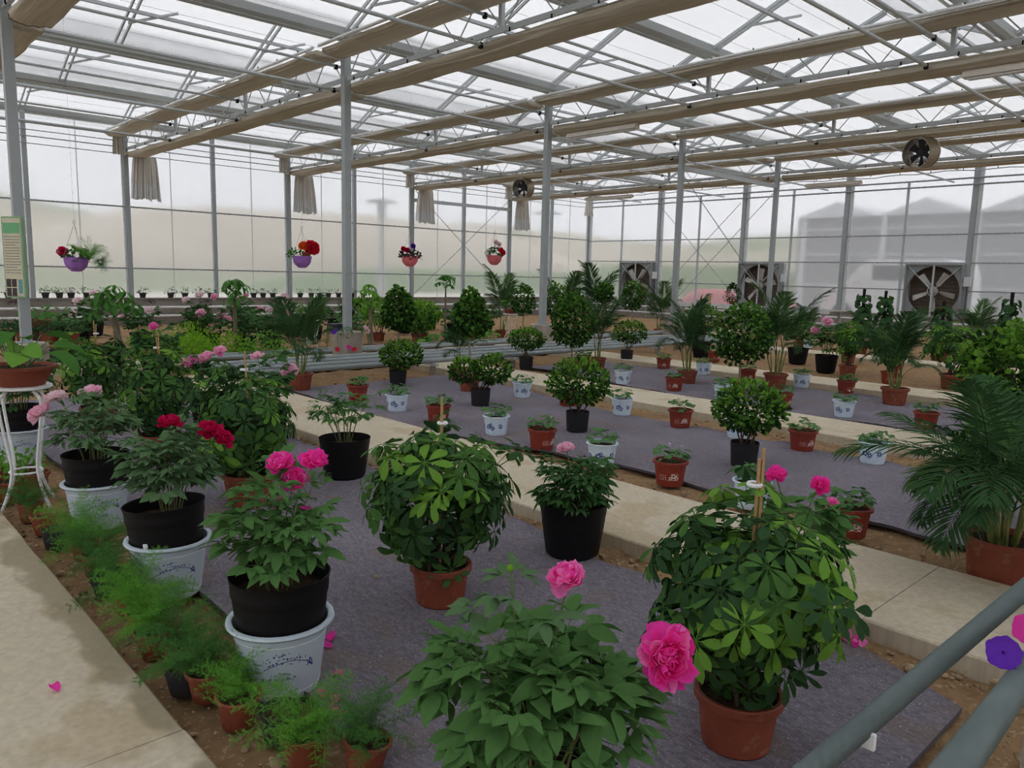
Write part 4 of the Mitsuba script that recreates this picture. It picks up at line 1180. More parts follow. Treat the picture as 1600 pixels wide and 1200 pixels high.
POTS = {   # name: (shape, soil shape, height of soil, rim radius)
    'terracotta': (ply(lathe(pot_profile(0.086, 0.106, HS, 0.010, 0.022), 36), 'terracotta_red', 35), ply(disc(0.102, 0.142), 'pot_soil', True), 0.142),
    'white': (ply(lathe(pot_profile(0.086, 0.106, HS, 0.011, 0.012), 36), 'white_pot', 35), ply(disc(0.102, 0.142), 'pot_soil', True), 0.142),
    'bush': (ply(lathe(pot_profile(0.098, 0.118, 0.165, 0.010, 0.028), 40), 'terracotta', 35), ply(disc(0.113, 0.14), 'pot_soil', True), 0.14),
    'big_bush': (ply(lathe(pot_profile(0.115, 0.140, 0.19, 0.012, 0.03), 40), 'terracotta', 35), ply(disc(0.134, 0.165), 'pot_soil', True), 0.165),
    'black': (ply(lathe(ribbed_profile(0.130, 0.168, 0.262, 26), 44), 'black_plastic', 50), ply(disc(0.158, 0.205), 'pot_soil', True), 0.205),
    'inner': (ply(lathe(ribbed_profile(0.128, 0.158, 0.235, 22), 44), 'black_plastic', 50), ply(disc(0.150, 0.175), 'pot_soil', True), 0.175),
    'bag': (ply(lathe(ribbed_profile(0.090, 0.103, 0.18, 9, 0.1), 32), 'black_bag', 50), ply(disc(0.098, 0.15), 'pot_soil', True), 0.15),
    'planter': (ply(lathe([(0, .004), (.112, .0), (.118, .006), (_rw(.1), .1), (_rw(HW - .02), HW - .02), (.150, HW - .014), (.166, HW - .010), (.170, HW - .004), (.168, HW + .003), (.160, HW + .006), (.150, HW + .002), (.146, HW - .01), (.118, .02), (0, .018)], 56), 'pale_pot', 45), None, 0.02),
    'fern': (ply(lathe(pot_profile(0.045, 0.062, 0.105, 0.005, 0.016, .004), 28), 'terracotta', 35), ply(disc(0.055, 0.092, n=16), 'pot_soil', True), 0.092),
    'fern_black': (ply(lathe(ribbed_profile(0.045, 0.064, 0.10, 0), 28), 'dark_plastic', 50), ply(disc(0.058, 0.080, n=16), 'pot_soil', True), 0.08),
    'bowl': (ply(lathe(pot_profile(0.120, 0.172, 0.110, 0.010, 0.022), 44), 'terracotta', 35), ply(disc(0.160, 0.094), 'pot_soil', True), 0.094),
    'sill': (ply(lathe(pot_profile(0.055, 0.08, 0.12, 0.004, 0.014, .004), 18), 'dark_plastic', 35), ply(disc(0.07, 0.105, n=12, rings=2), 'pot_soil', True), 0.10),
}
WPRINT_S, TPRINT_S = ply(WPRINT, 'blue_print'), ply(TPRINT, 'white_print')
PPRINT_S, PLINE_S = ply(PPRINT, 'blue_print'), ply(PLINE, 'white_paint', 40)
TO_EYE = lambda x, y: math.atan2(EYE[1] - y, EYE[0] - x)


def pot(key, kind, x, y, z=GZ, face=None, s=1.0, tilt=(0, 0)):
    sh, soil, hs = POTS[kind]; a = TO_EYE(x, y) + (0.25 if face is None else face)
    M = tr(x, y, z) @ rx(tilt[0]) @ ry(tilt[1]) @ rz(a) @ sc(s)
    part(key, 'pot', sh, M)
    if soil is not None: part(key, 'soil', soil, M)
    if kind == 'white': part(key, 'blue_print', WPRINT_S, M, label='blue blossom print on the white pot')
    if kind == 'terracotta': part(key, 'white_print', TPRINT_S, M, label='white blossom and dot print on the pot')
    return z + hs * s


# ---- plant builders
def egg(g, n, R, H, lo=0.55, flat=0.0):
    """n points in the outer layers of an egg of half-width R and half-height H, with their outward directions."""
    d = g.normal(size=(n, 3)); d /= np.linalg.norm(d, axis=1, keepdims=True)
    r = lo + (1 - lo) * g.random(n) ** 0.6
    w = 1 + flat * d[:, 2]
    return d * r[:, None] * np.array([R, R, H]) * np.stack([w, w, np.ones(n)], 1), d


def scatter(pos, dirs, g, spin=True, jitter=0.35, lift=0.5, s=(0.85, 1.15)):
    Ms = []
    for p, d in zip(pos, dirs):
        z = d * (1 - lift) + np.array([0, 0, lift]) + g.normal(0, jitter, 3)
        Ms.append(frame_z(z, g.uniform(0, 6.28), p) @ sc(g.uniform(*s)))
    return Ms


def schefflera(label, x, y, potkind, R, z0, z1, n, seed, split=True, group='schefflera bushes in terracotta pots', off=(0, 0), s=1.0, young=0.14, stakes=0, ps=1.0):
    k = thing('schefflera', label, 'potted schefflera', group); g = np.random.default_rng(seed)
    hs = pot(k, potkind, x, y, s=ps)
    c = np.array([x + off[0], y + off[1], (z0 + z1) / 2]); H = (z1 - z0) / 2
    pos, d = egg(g, n, R - 0.05 * s, H - 0.03, 0.50)
    bulge = 1 + 0.75 * (meshkit.noise(d * 2.3 + seed) - 0.5)
    pos = pos * bulge[:, None]
    t = pos[:, 2] / H
    pos[:, :2] *= np.where(t < -.2, 1 - .45 * np.clip((-t - .2) / .8, 0, 1) ** 1.5, 1.04)[:, None]
    Ms = scatter(pos + c, d, g, jitter=0.17, lift=0.34, s=(0.75 * s, 1.22 * s))
    top = (pos[:, 2] / H + g.normal(0, .5, n)) > 0.95
    kinds = np.where(g.random(n) < young, 2, np.where(g.random(n) < 0.45, 0, 1)); kinds[top & (g.random(n) < .6)] = 2
    names = ('schefflera_dark', 'schefflera_mid', 'schefflera_young')
    if split:
        for i, M in enumerate(Ms): part(k, 'leaf', WHORL_S[names[kinds[i]]][i % 4], M)
    else:
        for kd in range(3):
            sel = [i for i in range(n) if kinds[i] == kd]
            if sel: part(k, ('foliage', 'foliage', 'young_foliage')[kd], ply(cat([many(WHORL[v], [Ms[i] for i in sel if i % 4 == v]) for v in range(4) if any(i % 4 == v for i in sel)]), names[kd], True), kind='stuff')
    for i in range(9):
        q_ = pos[g.integers(n)] * 0.7 + c; b = np.array([x, y, hs]) + np.append(g.normal(0, .03, 2), -.02)
        part(k, 'stem', ply(tube(curve(b, (b + q_) / 2 + [0, 0, .06], q_, 7), np.linspace(.008, .0035, 7), 6), 'twig', True))
    for i in range(stakes):
        a = g.normal(0, .025, 2); part(k, 'stake', ply(tube([[x + a[0], y + a[1], hs - .05], [x + off[0] * .3 + a[1] * .6, y + off[1] * .3 + a[0] * .4, z1 + .045 + .03 * i]], .0048, 6), 'bamboo', 40))
    if stakes: part(k, 'tie', ply(lathe([(.020, -.006), (.023, 0), (.020, .006), (.017, 0), (.020, -.006)], 16), 'white_paint', True), tr(x + off[0] * .3, y + off[1] * .3, z1 - 0.03), label='white tie round the stakes')
    return k


def peony(key, x, y, zs, R, H, seed, stems=8, per=4, narrow=False, tone='peony_leaf', flowers=(), split=True, s=1.0, r0=0.05, stalk='peony_stem', bare=0.35, zmin=0.0):
    """Stems fan out of the soil at height zs; leaves sit on their upper part. flowers: (x, y, z, colour, radius, direction, accent)."""
    g = np.random.default_rng(seed); shape = 'narrow' if narrow else 'wide'; tmpl = PLEAF_N if narrow else PLEAF; Ms = []
    for i in range(stems):
        a = 2 * np.pi * (i + g.uniform(-.3, .3)) / stems; o = r0 * math.sqrt(g.random()); sp = R * g.uniform(.15, .62); h = H * g.uniform(.62, .97)
        b = np.array([x + o * math.cos(a), y + o * math.sin(a), zs - .01]); e = np.array([x + sp * math.cos(a), y + sp * math.sin(a), zs + h])
        c = curve(b, b * .35 + e * .65 + [0, 0, h * .12] - (e - b) * [0.25, .25, 0], e, 8)
        part(key, 'stem', ply(tube(c, np.linspace(.0042, .0022, 8) * s, 5), stalk, True))
        for j in range(per):
            t = bare + (1 - bare) * (j + g.uniform(.1, .9)) / per; p_ = c[min(7, int(t * 7.99))]
            if p_[2] < zs + zmin: p_ = c[5]
            az = a + g.normal(0, 1.0) + (2.4 * j); up = g.uniform(.05, .55) if t < .8 else g.uniform(.3, .9)
            d = np.array([math.cos(az) * math.cos(up), math.sin(az) * math.cos(up), math.sin(up)])
            room = R - np.linalg.norm(p_[:2] - [x, y]) if d[:2] @ (p_[:2] - [x, y]) > 0 else R
            ss = s * g.uniform(.8, 1.1) * np.clip(room / (0.25 * s), .55, 1)
            M = frame(d, (0, 0, 1), p_) @ ry(0.25) @ sc(ss); Ms.append(M)
    if split:
        for i, M in enumerate(Ms): part(key, 'leaf', PLEAF_S[(tone, shape)][i % len(tmpl)], M)
    else:
        part(key, 'foliage', ply(cat([many(tmpl[v], Ms[v::len(tmpl)]) for v in range(len(tmpl)) if len(Ms[v::len(tmpl)])]), tone, True), kind='stuff')
    for i, (fx, fy, fz, col, rad, d, acc) in enumerate(flowers):
        pz = np.array([fx, fy, fz]); d = np.array(d, float); d /= np.linalg.norm(d)
        b = np.array([x, y, zs + H * .3]); part(key, 'flower_stem', ply(tube(curve(b, (b + pz) / 2 + [0, 0, .05], pz - d * rad * .15, 8), .0026 * s, 5), 'green_stem', True))
        bloom(key, pz, d, col, rad, seed * 3 + i, split, acc)
    return Ms


def berry_leaf_vf(seed):
    g = np.random.default_rng(seed); out = [stalk_vf((-0.10, 0, -0.085), (-0.05, 0, -0.01), (0, 0, 0), .0014, 5, 4)]
    for a in (0, 1.5, -1.5): out.append(xf(leaf_vf(.050 * g.uniform(.9, 1.1), .048, 'oval', 9, .25, .30, .10), rz(a + g.normal(0, .1)) @ ry(.12 + g.normal(0, .1)) @ tr(.004, 0, 0) @ rx(g.normal(0, .15))))
    return cat(out)


BERRY = [ply(berry_leaf_vf(s), 'berry_leaf', True) for s in (1, 2, 3)]
FIVE = ply(cat([xf(leaf_vf(.011, .011, 'oval', 4, .1, -.2), rz(i * 1.2566)) for i in range(5)]), 'small_white', True)


def strawberry(label, x, y, kind, seed, group, n=13, s=1.0, spread=0.11):
    k = thing('potted_strawberry', label, 'potted strawberry', group); g = np.random.default_rng(seed)
    hs = pot(k, kind, x, y, face=g.uniform(-.5, .9))
    for i in range(n):
        a = 2 * np.pi * i / n * 1.618 * 1.7 + g.normal(0, .3); r = spread * math.sqrt(g.uniform(.12, 1)); h = g.uniform(.06, .150) * (1.15 - .5 * r / spread)
        p_ = np.array([x + r * math.cos(a), y + r * math.sin(a), hs + h * s])
        part(k, 'leaf', BERRY[i % 3], frame((math.cos(a), math.sin(a), -.15), (g.normal(0, .2), g.normal(0, .2), 1), p_) @ sc(s * g.uniform(.75, 1.05)))
    for i in range(int(g.integers(0, 3))):
        a = g.uniform(0, 6.3); part(k, 'flower', FIVE, frame_z((g.normal(0, .4), g.normal(0, .4), 1), 0, (x + .07 * math.cos(a), y + .07 * math.sin(a), hs + .115)))
    return k


OBO = leaf_vf(.052, .028, 'obovate', 5, .25, .2)
ROUND = leaf_vf(.050, .042, 'oval', 5, .2, .25)


def shrub(label, x, y, kind, domes, seed, n=430, group='round clipped shrubs in black bags', young=.35, leaf=OBO, ls=1.0, tones=('shrub_dark', 'shrub_leaf', 'shrub_young'), name='round_shrub', cat_='potted shrub', ps=1.0):
    """domes: (dx, dy, z centre, half-width, half-height) each."""
    k = thing(name, label, cat_, group); g = np.random.default_rng(seed); hs = pot(k, kind, x, y, s=ps)
    per = {t: [] for t in tones}
    for dx, dy, zc, R, H in domes:
        m = int(2.1 * n * R * R / sum(q_[3] ** 2 for q_ in domes)); pos, d = egg(g, m, R, H, .5)
        pos[:, 2] = np.where(pos[:, 2] < 0, pos[:, 2] * .75, pos[:, 2]); c = np.array([x + dx, y + dy, zc])
        for p_, dd in zip(pos, d):
            zz = dd * .55 + g.normal(0, .3, 3) + [0, 0, .40]; xx = dd + [0, 0, .35] + g.normal(0, .5, 3)
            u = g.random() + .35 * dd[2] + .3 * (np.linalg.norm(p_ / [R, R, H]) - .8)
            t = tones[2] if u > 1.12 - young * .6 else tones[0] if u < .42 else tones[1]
            per[t].append(frame(xx, zz, c + p_) @ sc(ls * g.uniform(.75, 1.15)))
        for i in range(7):
            e = c + pos[g.integers(m)] * [.75, .75, .5]; b = np.array([x, y, hs]) + np.append(g.normal(0, .03, 2), -.02)
            part(k, 'stem', ply(tube(curve(b, (b + e) / 2 + np.append((e - b)[:2] * .15, .0), e, 6), np.linspace(.007, .003, 6), 5), 'twig', True))
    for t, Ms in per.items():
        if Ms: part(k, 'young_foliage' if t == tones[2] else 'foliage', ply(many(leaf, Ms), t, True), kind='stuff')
    return k


def topiary(label, x, y, kind, R, z0, z1, seed, trunk0=None, n=620, cone=.35, group='small topiary trees on bare trunks', tones=('shrub_dark', 'shrub_leaf', 'shrub_young'), lean=(0, 0), potted=True):
    k = thing('topiary_tree', label, 'potted topiary', group); g = np.random.default_rng(seed); hs = pot(k, kind, x, y) if potted else GZ
    n = int(n * 1.7); zc, H = (z0 + z1) / 2, (z1 - z0) / 2; pos, d = egg(g, n, R, H, .45)
    pos[:, :2] *= (1 - cone * pos[:, 2:3] / H); pos *= (1 + .25 * (meshkit.noise(d * 2.2 + seed) - .5))[:, None]
    per = {t: [] for t in tones}; c = np.array([x + lean[0], y + lean[1], zc])
    for p_, dd in zip(pos, d):
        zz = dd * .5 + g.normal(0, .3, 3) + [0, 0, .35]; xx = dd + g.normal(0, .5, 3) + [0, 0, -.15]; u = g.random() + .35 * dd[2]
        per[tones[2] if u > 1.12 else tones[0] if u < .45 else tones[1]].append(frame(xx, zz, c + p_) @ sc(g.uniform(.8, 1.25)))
    part(k, 'trunk', ply(tube(curve((x, y, hs - .01), (x + lean[0] * .3, y + lean[1] * .3, (hs + zc) / 2), (x + lean[0], y + lean[1], zc + H * .3), 8), np.linspace(.014, .009, 8), 8), 'pale_trunk', True))
    for t, Ms in per.items():
        if Ms: part(k, 'young_foliage' if t == tones[2] else 'foliage', ply(many(ROUND, Ms), t, True), kind='stuff')
    return k


def frond_vf(L, arch, seed, pairs=28, ll=0.27, lw=0.021, droop=0.5):
    """A feather leaf from the origin: stalk first, then leaflets in a shallow V, in the xz plane."""
    g = np.random.default_rng(seed); n = 14; th = np.linspace(1.25, 1.25 - arch, n); st = L / (n - 1)
    p_ = np.vstack([[0, 0, 0], np.cumsum(np.stack([np.cos(th), th * 0, np.sin(th)], -1)[:-1] * st, 0)]); out = [tube(p_, np.linspace(.0045, .0012, n), 5, False)]
    for i in range(pairs):
        t = .30 + .70 * i / (pairs - 1); f = t * (n - 1); a = min(int(f), n - 2); q_ = p_[a] + (p_[a + 1] - p_[a]) * (f - a); d = p_[a + 1] - p_[a]; d /= np.linalg.norm(d)
        ln = ll * (math.sin(math.pi * (.16 + .80 * (t - .3) / .7)) ** .7) * g.uniform(.85, 1.1)
        for sgn in (1, -1):
            sw = .95 - .50 * (t - .3) / .7; y = np.array([0, sgn, 0.0]); up = np.cross(d, [0, 1.0, 0]); up = up if up[2] > 0 else -up
            x = d * math.cos(sw) + y * math.sin(sw) + up * .22 + g.normal(0, .05, 3)
            out.append(xf(leaf_vf(ln, lw * g.uniform(.85, 1.15), 'blade', 4, .3, droop * g.uniform(.6, 1.4)), frame(x, up, q_)))
    return cat(out)


FROND = {}
for nm, ar in (('upright', .7), ('arched', 1.35), ('drooping', 1.95)):
    FROND[nm] = [frond_vf(.80, ar, 5 + i + int(ar * 10)) for i in range(2)]
FROND_S = {(b, nm): [ply(w, b, True) for w in FROND[nm]] for b in ('palm_leaf', 'palm_leaf_light') for nm in FROND}


def palm(label, x, y, kind, H, R, seed, n=13, canes=6, z=GZ, group='areca palms in terracotta pots', light=.25, s=None, ps=1.0, ch=.28, tilt=0.0, lw=1.0):
    k = thing('areca_palm', label, 'potted palm', group); g = np.random.default_rng(seed); hs = pot(k, kind, x, y, z, s=ps); s = s or (H - .30) / .72; tops = []
    for i in range(canes):
        a = g.uniform(0, 6.28); r = .055 * math.sqrt(g.random()) * ps; b = np.array([x + r * math.cos(a), y + r * math.sin(a), hs - .01]); e = b + [r * .9 * math.cos(a) + g.normal(0, .015), r * .9 * math.sin(a) + g.normal(0, .015), H * g.uniform(.6, 1.15) * ch]
        part(k, 'cane', ply(tube(curve(b, (b + e) / 2, e, 5), np.linspace(.0095, .006, 5), 7), 'cane', True)); tops.append((e, a))
    for i in range(n):
        e, a = tops[i % canes]; az = 2 * np.pi * i * .618 + g.normal(0, .25); nm = ('upright', 'arched', 'drooping')[0 if i < n * .3 else 1 if i < n * .72 else 2]
        ss = s * g.uniform(.82, 1.08) * (1.0 if nm == 'upright' else .95 if nm == 'arched' else .85)
        M = tr(*e) @ rz(az) @ ry({'upright': -.15, 'arched': .08, 'drooping': .25}[nm] + g.normal(0, .1) + tilt) @ sc(ss * min(1.15, R / (.62 * s) if nm != 'upright' else 1), ss * lw, ss)
        part(k, 'frond', FROND_S[('palm_leaf_light' if g.random() < light else 'palm_leaf', nm)][i % 2], M)
    return k


def needle_frond_vf(seed, L=.22):
    g = np.random.default_rng(seed); p_ = curve((0, 0, 0), (L * .35, 0, L * .75), (L, 0, L * .35 + g.normal(0, .03)), 12); out = [tube(p_, .0009, 3, False)]; tri = []
    for i in range(2, 12):
        for sg in (1, -1):
            a = p_[i]; bl = .055 * (1 - .55 * (i / 11)) * g.uniform(.8, 1.2); d = np.array([.55, sg * .8, g.normal(.05, .25)]); d /= np.linalg.norm(d); e = a + d * bl; out.append(tube([a, (a + e) / 2 + [0, 0, .004], e], .0005, 3, False))
            for j in range(17):
                q_ = a + (e - a) * (j + .5) / 15; nd = d * .5 + g.normal(0, .75, 3); nd /= np.linalg.norm(nd); tri.append((q_, nd))
    V, F = [], []
    for q_, nd in tri:
        sd = np.cross(nd, [.2, .3, 1]); sd /= np.linalg.norm(sd); ln = .013 * g.uniform(.7, 1.3); o = len(V)
        V += [q_ - sd * .0010, q_ + sd * .0010, q_ + nd * ln]; F.append([o, o + 1, o + 2])
    return cat(out + [(np.array(V), np.array(F))])


NEED = [needle_frond_vf(s) for s in (1, 2, 3)]


def fern_vf(seed, n=46):
    g = np.random.default_rng(seed); Ms = [[], [], []]
    for i in range(n):
        az = g.uniform(0, 6.28); Ms[i % 3].append(tr(.02 * math.cos(az), .02 * math.sin(az), 0) @ rz(az) @ ry(g.normal(-.28, .26)) @ rx(g.normal(0, .3)) @ sc(g.uniform(.55, 1.15)))
    return cat([many(NEED[v], Ms[v]) for v in range(3)])


FERN_V = [fern_vf(s) for s in (5, 6, 7)]
FERN_S = {b: [ply(v, b, False) for v in FERN_V] for b in ('fern_needle', 'fern_needle_dark')}


def fern(label, x, y, kind, s, seed, lean=(0, 0), dark=False, z=GZ - .02):
    k = thing('asparagus_fern', label, 'potted fern', 'asparagus ferns along the walkway'); g = np.random.default_rng(seed); hs = pot(k, kind, x, y, z, tilt=(g.normal(0, .05), g.normal(0, .05)))
    if s: part(k, 'foliage', FERN_S['fern_needle_dark' if dark else 'fern_needle'][seed % 3], tr(x, y, hs - .005) @ rx(lean[0]) @ ry(lean[1]) @ rz(seed * 1.9) @ sc(s * .82), kind='stuff')
    return k


PALMATE = [umbrella_vf(.012, k, .165, .058, 'obovate', .35, 60 + i, 6, 0, .2, .45) for i, k in enumerate((6, 7, 5))]
PALMATE_S = {b: [ply(p_, b, True) for p_ in PALMATE] for b in ('broad_leaf', 'broad_leaf_light')}


def money_tree(label, x, y, z0, ztrunk, ztop, R, seed, n=14, tr_r=.032, tone='broad_leaf', kind=None, lean=(0, 0), s=1.0, name='money_tree'):
    k = thing(name, label, 'potted tree', 'small trees with bare trunks and palmate leaves'); g = np.random.default_rng(seed)
    if kind: pot(k, kind, x, y)
    top = np.array([x + lean[0], y + lean[1], ztrunk]); part(k, 'trunk', ply(tube(curve((x, y, z0), (x + lean[0] * .3, y + lean[1] * .3, (z0 + ztrunk) / 2), top, 10), np.linspace(tr_r * 1.25, tr_r * .8, 10), 12), 'trunk', True))
    for i in range(n):
        az = 2 * np.pi * i * .618 + g.normal(0, .2); el = g.uniform(.15, 1.3); r = R * .62 * g.uniform(.6, 1); d = np.array([math.cos(az) * math.cos(el), math.sin(az) * math.cos(el), math.sin(el)]); e = top + d * [r, r, (ztop - ztrunk) * .85]
        part(k, 'petiole', ply(tube(curve(top, (top + e) / 2 + [0, 0, .05], e, 5), .0035, 5), 'green_stem', True))
        part(k, 'leaf', PALMATE_S[tone][i % 3], frame_z(np.array([0, 0, .8]) + d * .5 + g.normal(0, .12, 3), g.uniform(0, 6), e) @ sc(s * g.uniform(.75, 1.1)))
    return k


BROAD = [leaf_vf(.20, .105, 'oval', 8, .18, d_, 0, .03) for d_ in (.35, .6, .9)]
BROAD_S = {b: [ply(p_, b, True) for p_ in BROAD] for b in ('broad_leaf', 'broad_leaf_light', 'vine_leaf')}


def bowl_plant(key, x, y, zs, n, R, H, seed, s=1.0, tones=('broad_leaf', 'broad_leaf_light')):
    g = np.random.default_rng(seed)
    for i in range(n):
        az = 2 * np.pi * i * .618 + g.normal(0, .25); el = g.uniform(.35, 1.3) if i > n * .35 else g.uniform(.2, .6)
        b = np.array([x + .04 * math.cos(az), y + .04 * math.sin(az), zs]); e = b + np.array([R * .5 * math.cos(az) * math.cos(el), R * .5 * math.sin(az) * math.cos(el), .03 + H * .62 * math.sin(el)])
        part(key, 'petiole', ply(tube(curve(b, (b + e) / 2 + [0, 0, .03], e, 5), .003 * s, 5), 'green_stem', True))
        part(key, 'leaf', BROAD_S[tones[int(g.random() < .3)]][i % 3], frame((math.cos(az), math.sin(az), .25 * el - .05), (0, 0, 1), e) @ rx(g.normal(0, .3)) @ sc(s * g.uniform(.75, 1.1)))


TINY = leaf_vf(.030, .020, 'oval', 3, .2, .3)


def clump(key, x, y, zs, R, H, n, tone, seed, leaf=TINY, s=1.0, name='foliage', up=.5, stems=5, stalk='green_stem'):
    g = np.random.default_rng(seed); pos, d = egg(g, n, R, H, .35); pos[:, 2] = np.abs(pos[:, 2]) * 1.0
    Ms = [frame(dd * [1, 1, .6] + g.normal(0, .4, 3) + [0, 0, .2], [0, 0, up] + dd * .3 + g.normal(0, .3, 3), np.array([x, y, zs]) + p_) @ sc(s * g.uniform(.7, 1.2)) for p_, dd in zip(pos, np.abs(d) * np.sign(d))]
    part(key, name, ply(many(leaf, Ms), tone, True), kind='stuff')
    for i in range(stems):
        e = np.array([x, y, zs]) + pos[g.integers(n)]; part(key, 'stem', ply(tube([[x, y, zs - .02], e], .002, 4), stalk, True))


def flower_stand(label, x, y, H, R=.155):
    """White steel plant stand: a round top and four legs that bow in at the waist."""
    k = thing('plant_stand', label, 'plant stand', 'white steel plant stands')
    part(k, 'top_ring', ply(lathe([(0, H - .012), (R, H - .012), (R + .008, H - .006), (R + .008, H + .004), (R, H + .008), (0, H + .004)], 40), 'white_paint', 45), tr(x, y, 0))
    for i in range(4):
        a = i * math.pi / 2 + .5; c, s_ = math.cos(a), math.sin(a); p_ = np.array([[R * .55, H - .02], [R * .95, H - .05], [R * .98, H * .8], [R * .62, H * .42], [R * .55, H * .25], [R * .9, H * .05], [R * 1.15, .0 + GZ]])
        tt = np.linspace(0, 1, 24); from_ = np.linspace(0, 1, 7); rr, zz = np.interp(tt, from_, p_[:, 0]), np.interp(tt, from_, p_[:, 1]); rr = np.convolve(np.pad(rr, 2, 'edge'), np.ones(5) / 5, 'valid'); zz = np.convolve(np.pad(zz, 2, 'edge'), np.ones(5) / 5, 'valid'); zz[-1] = GZ
        part(k, 'leg', ply(tube(np.stack([x + rr * c, y + rr * s_, zz], -1), .0085, 8), 'white_paint', True))
    part(k, 'waist_ring', ply(lathe([(R * .55, -.006), (R * .59, 0), (R * .55, .006), (R * .51, 0), (R * .55, -.006)], 32), 'white_paint', True), tr(x, y, H * .27))
    return k
# ------------------------------------------------------------------ front bed: schefflera bushes, peonies, planters, ferns
schefflera('dense schefflera bush in a terracotta pot in the middle of the front felt bed', 16.93, -3.97, 'bush', .395, .12, .76, 180, 101, s=1.0, young=.10, ps=1.0, stakes=2)
schefflera('large schefflera bush with bamboo stakes in a terracotta pot, nearest the camera at right', 18.27, -3.91, 'bush', .335, .12, .79, 180, 102, off=(.008, .008), s=1.0, young=.16, stakes=2)
schefflera('broad schefflera bush in a terracotta pot left of the sparse black pot', 15.17, -4.0, 'big_bush', .37, .12, .79, 175, 103, off=(-.03, -.03), young=.16, stakes=2)
schefflera('dark schefflera bush behind the peony with crimson flowers', 13.82, -4.03, 'big_bush', .31, .14, .80, 135, 104, off=(-.01, -.01), young=.05, stakes=2)
schefflera('schefflera bush behind the white plant stand, left end of the row', 12.45, -4.05, 'big_bush', .38, .12, .80, 150, 105, young=.12, stakes=2)


def planter(label, x, y):
    k = thing('planter', label, 'planter', 'white planters with blue plum branch print')
    a = TO_EYE(x, y) + .02; M = tr(x, y, GZ) @ rz(a); part(k, 'pot', POTS['planter'][0], M)
    part(k, 'blue_print', PPRINT_S, M, label='blue plum branch print with small characters'); part(k, 'moulded_line', PLINE_S, M, label='raised ring lines')


def potted_peony(label, x, y, kind, z=GZ, tilt=(0, 0), group='potted peonies in black pots'):
    k = thing('potted_peony', label, 'potted peony', group)
    return k, pot(k, kind, x, y, z, tilt=tilt)


ZI = GZ + .150
planter('white planter with blue print under the hot pink peony, nearest the camera', 17.12, -4.77)
planter('white planter with blue print under the crimson peony', 16.14, -4.78)
planter('white planter with blue print under the pale pink peony', 15.05, -4.76)
planter('white planter with blue print half hidden behind the white plant stand', 13.33, -4.78)
k, zs = potted_peony('peony with three hot pink flowers in a black pot set in the nearest white planter', 17.12, -4.77, 'inner', ZI)
peony(k, 17.12, -4.77, zs, .24, .36, 201, 11, 6, tone='peony_leaf', s=.76, bare=.36, zmin=.10, flowers=[(17.032, -4.714, .69, 'petal_hot', .045, (.2, -.3, .9), 'petal_hot_pale'), (17.11, -4.64, .703, 'petal_hot', .046, (.3, -.1, .9), None), (17.075, -4.69, .645, 'petal_hot', .038, (.5, -.4, .5), 'petal_hot_pale')])
g = np.random.default_rng(9)
for (px, py, pz) in ((17.03, -4.75, .555), (17.02, -4.74, .50), (17.09, -4.66, .53), (17.13, -4.65, .48), (17.10, -4.67, .46), (17.16, -4.66, .47)):
    for i in range(2):
        part(k, 'fallen_petal', PETAL_S['petal_hot'][0], frame_z((g.normal(0, .4), g.normal(0, .4), 1), g.uniform(0, 6), (px + g.normal(0, .012), py + g.normal(0, .012), pz + .02)) @ sc(.75), label='wilted pink petal caught on the leaves')
k, zs = potted_peony('peony with three crimson flowers in a tilted black pot set in a white planter', 16.14, -4.78, 'inner', ZI, tilt=(.04, -.05))
peony(k, 16.15, -4.77, zs, .24, .305, 202, 12, 6, tone='peony_leaf_grey', s=.74, bare=.42, flowers=[(16.053, -4.729, .672, 'petal_crimson', .045, (.1, -.1, 1), None), (16.172, -4.607, .644, 'petal_crimson', .047, (.4, .0, .8), None), (16.216, -4.567, .611, 'petal_crimson', .036, (.6, .1, .6), None)])
part(k, 'price_tag', ply(box_vf(.002, .020, .022), 'white_paint'), tr(16.14, -4.78, 0) @ rz(TO_EYE(16.14, -4.78) - .62) @ tr(.146, 0, .225) @ rx(.15))
k, zs = potted_peony('peony with three pale pink flowers in a black pot set in a white planter', 15.05, -4.76, 'inner', ZI)
peony(k, 15.05, -4.76, zs, .26, .28, 203, 12, 5, narrow=True, tone='peony_leaf_grey', s=.9, bare=.5, flowers=[(14.775, -4.935, .545, 'petal_light', .058, (-.2, -.5, .7), 'petal_white'), (14.818, -4.873, .627, 'petal_white', .052, (-.2, -.2, .9), 'petal_light'), (14.938, -4.738, .658, 'petal_light', .052, (.1, -.2, 1), 'petal_white')])
k, zs = potted_peony('leafy peony in a black pot behind the white plant stand', 13.33, -4.78, 'inner', ZI)
peony(k, 13.33, -4.78, zs, .26, .36, 204, 10, 4, tone='peony_leaf_dark', s=.95)
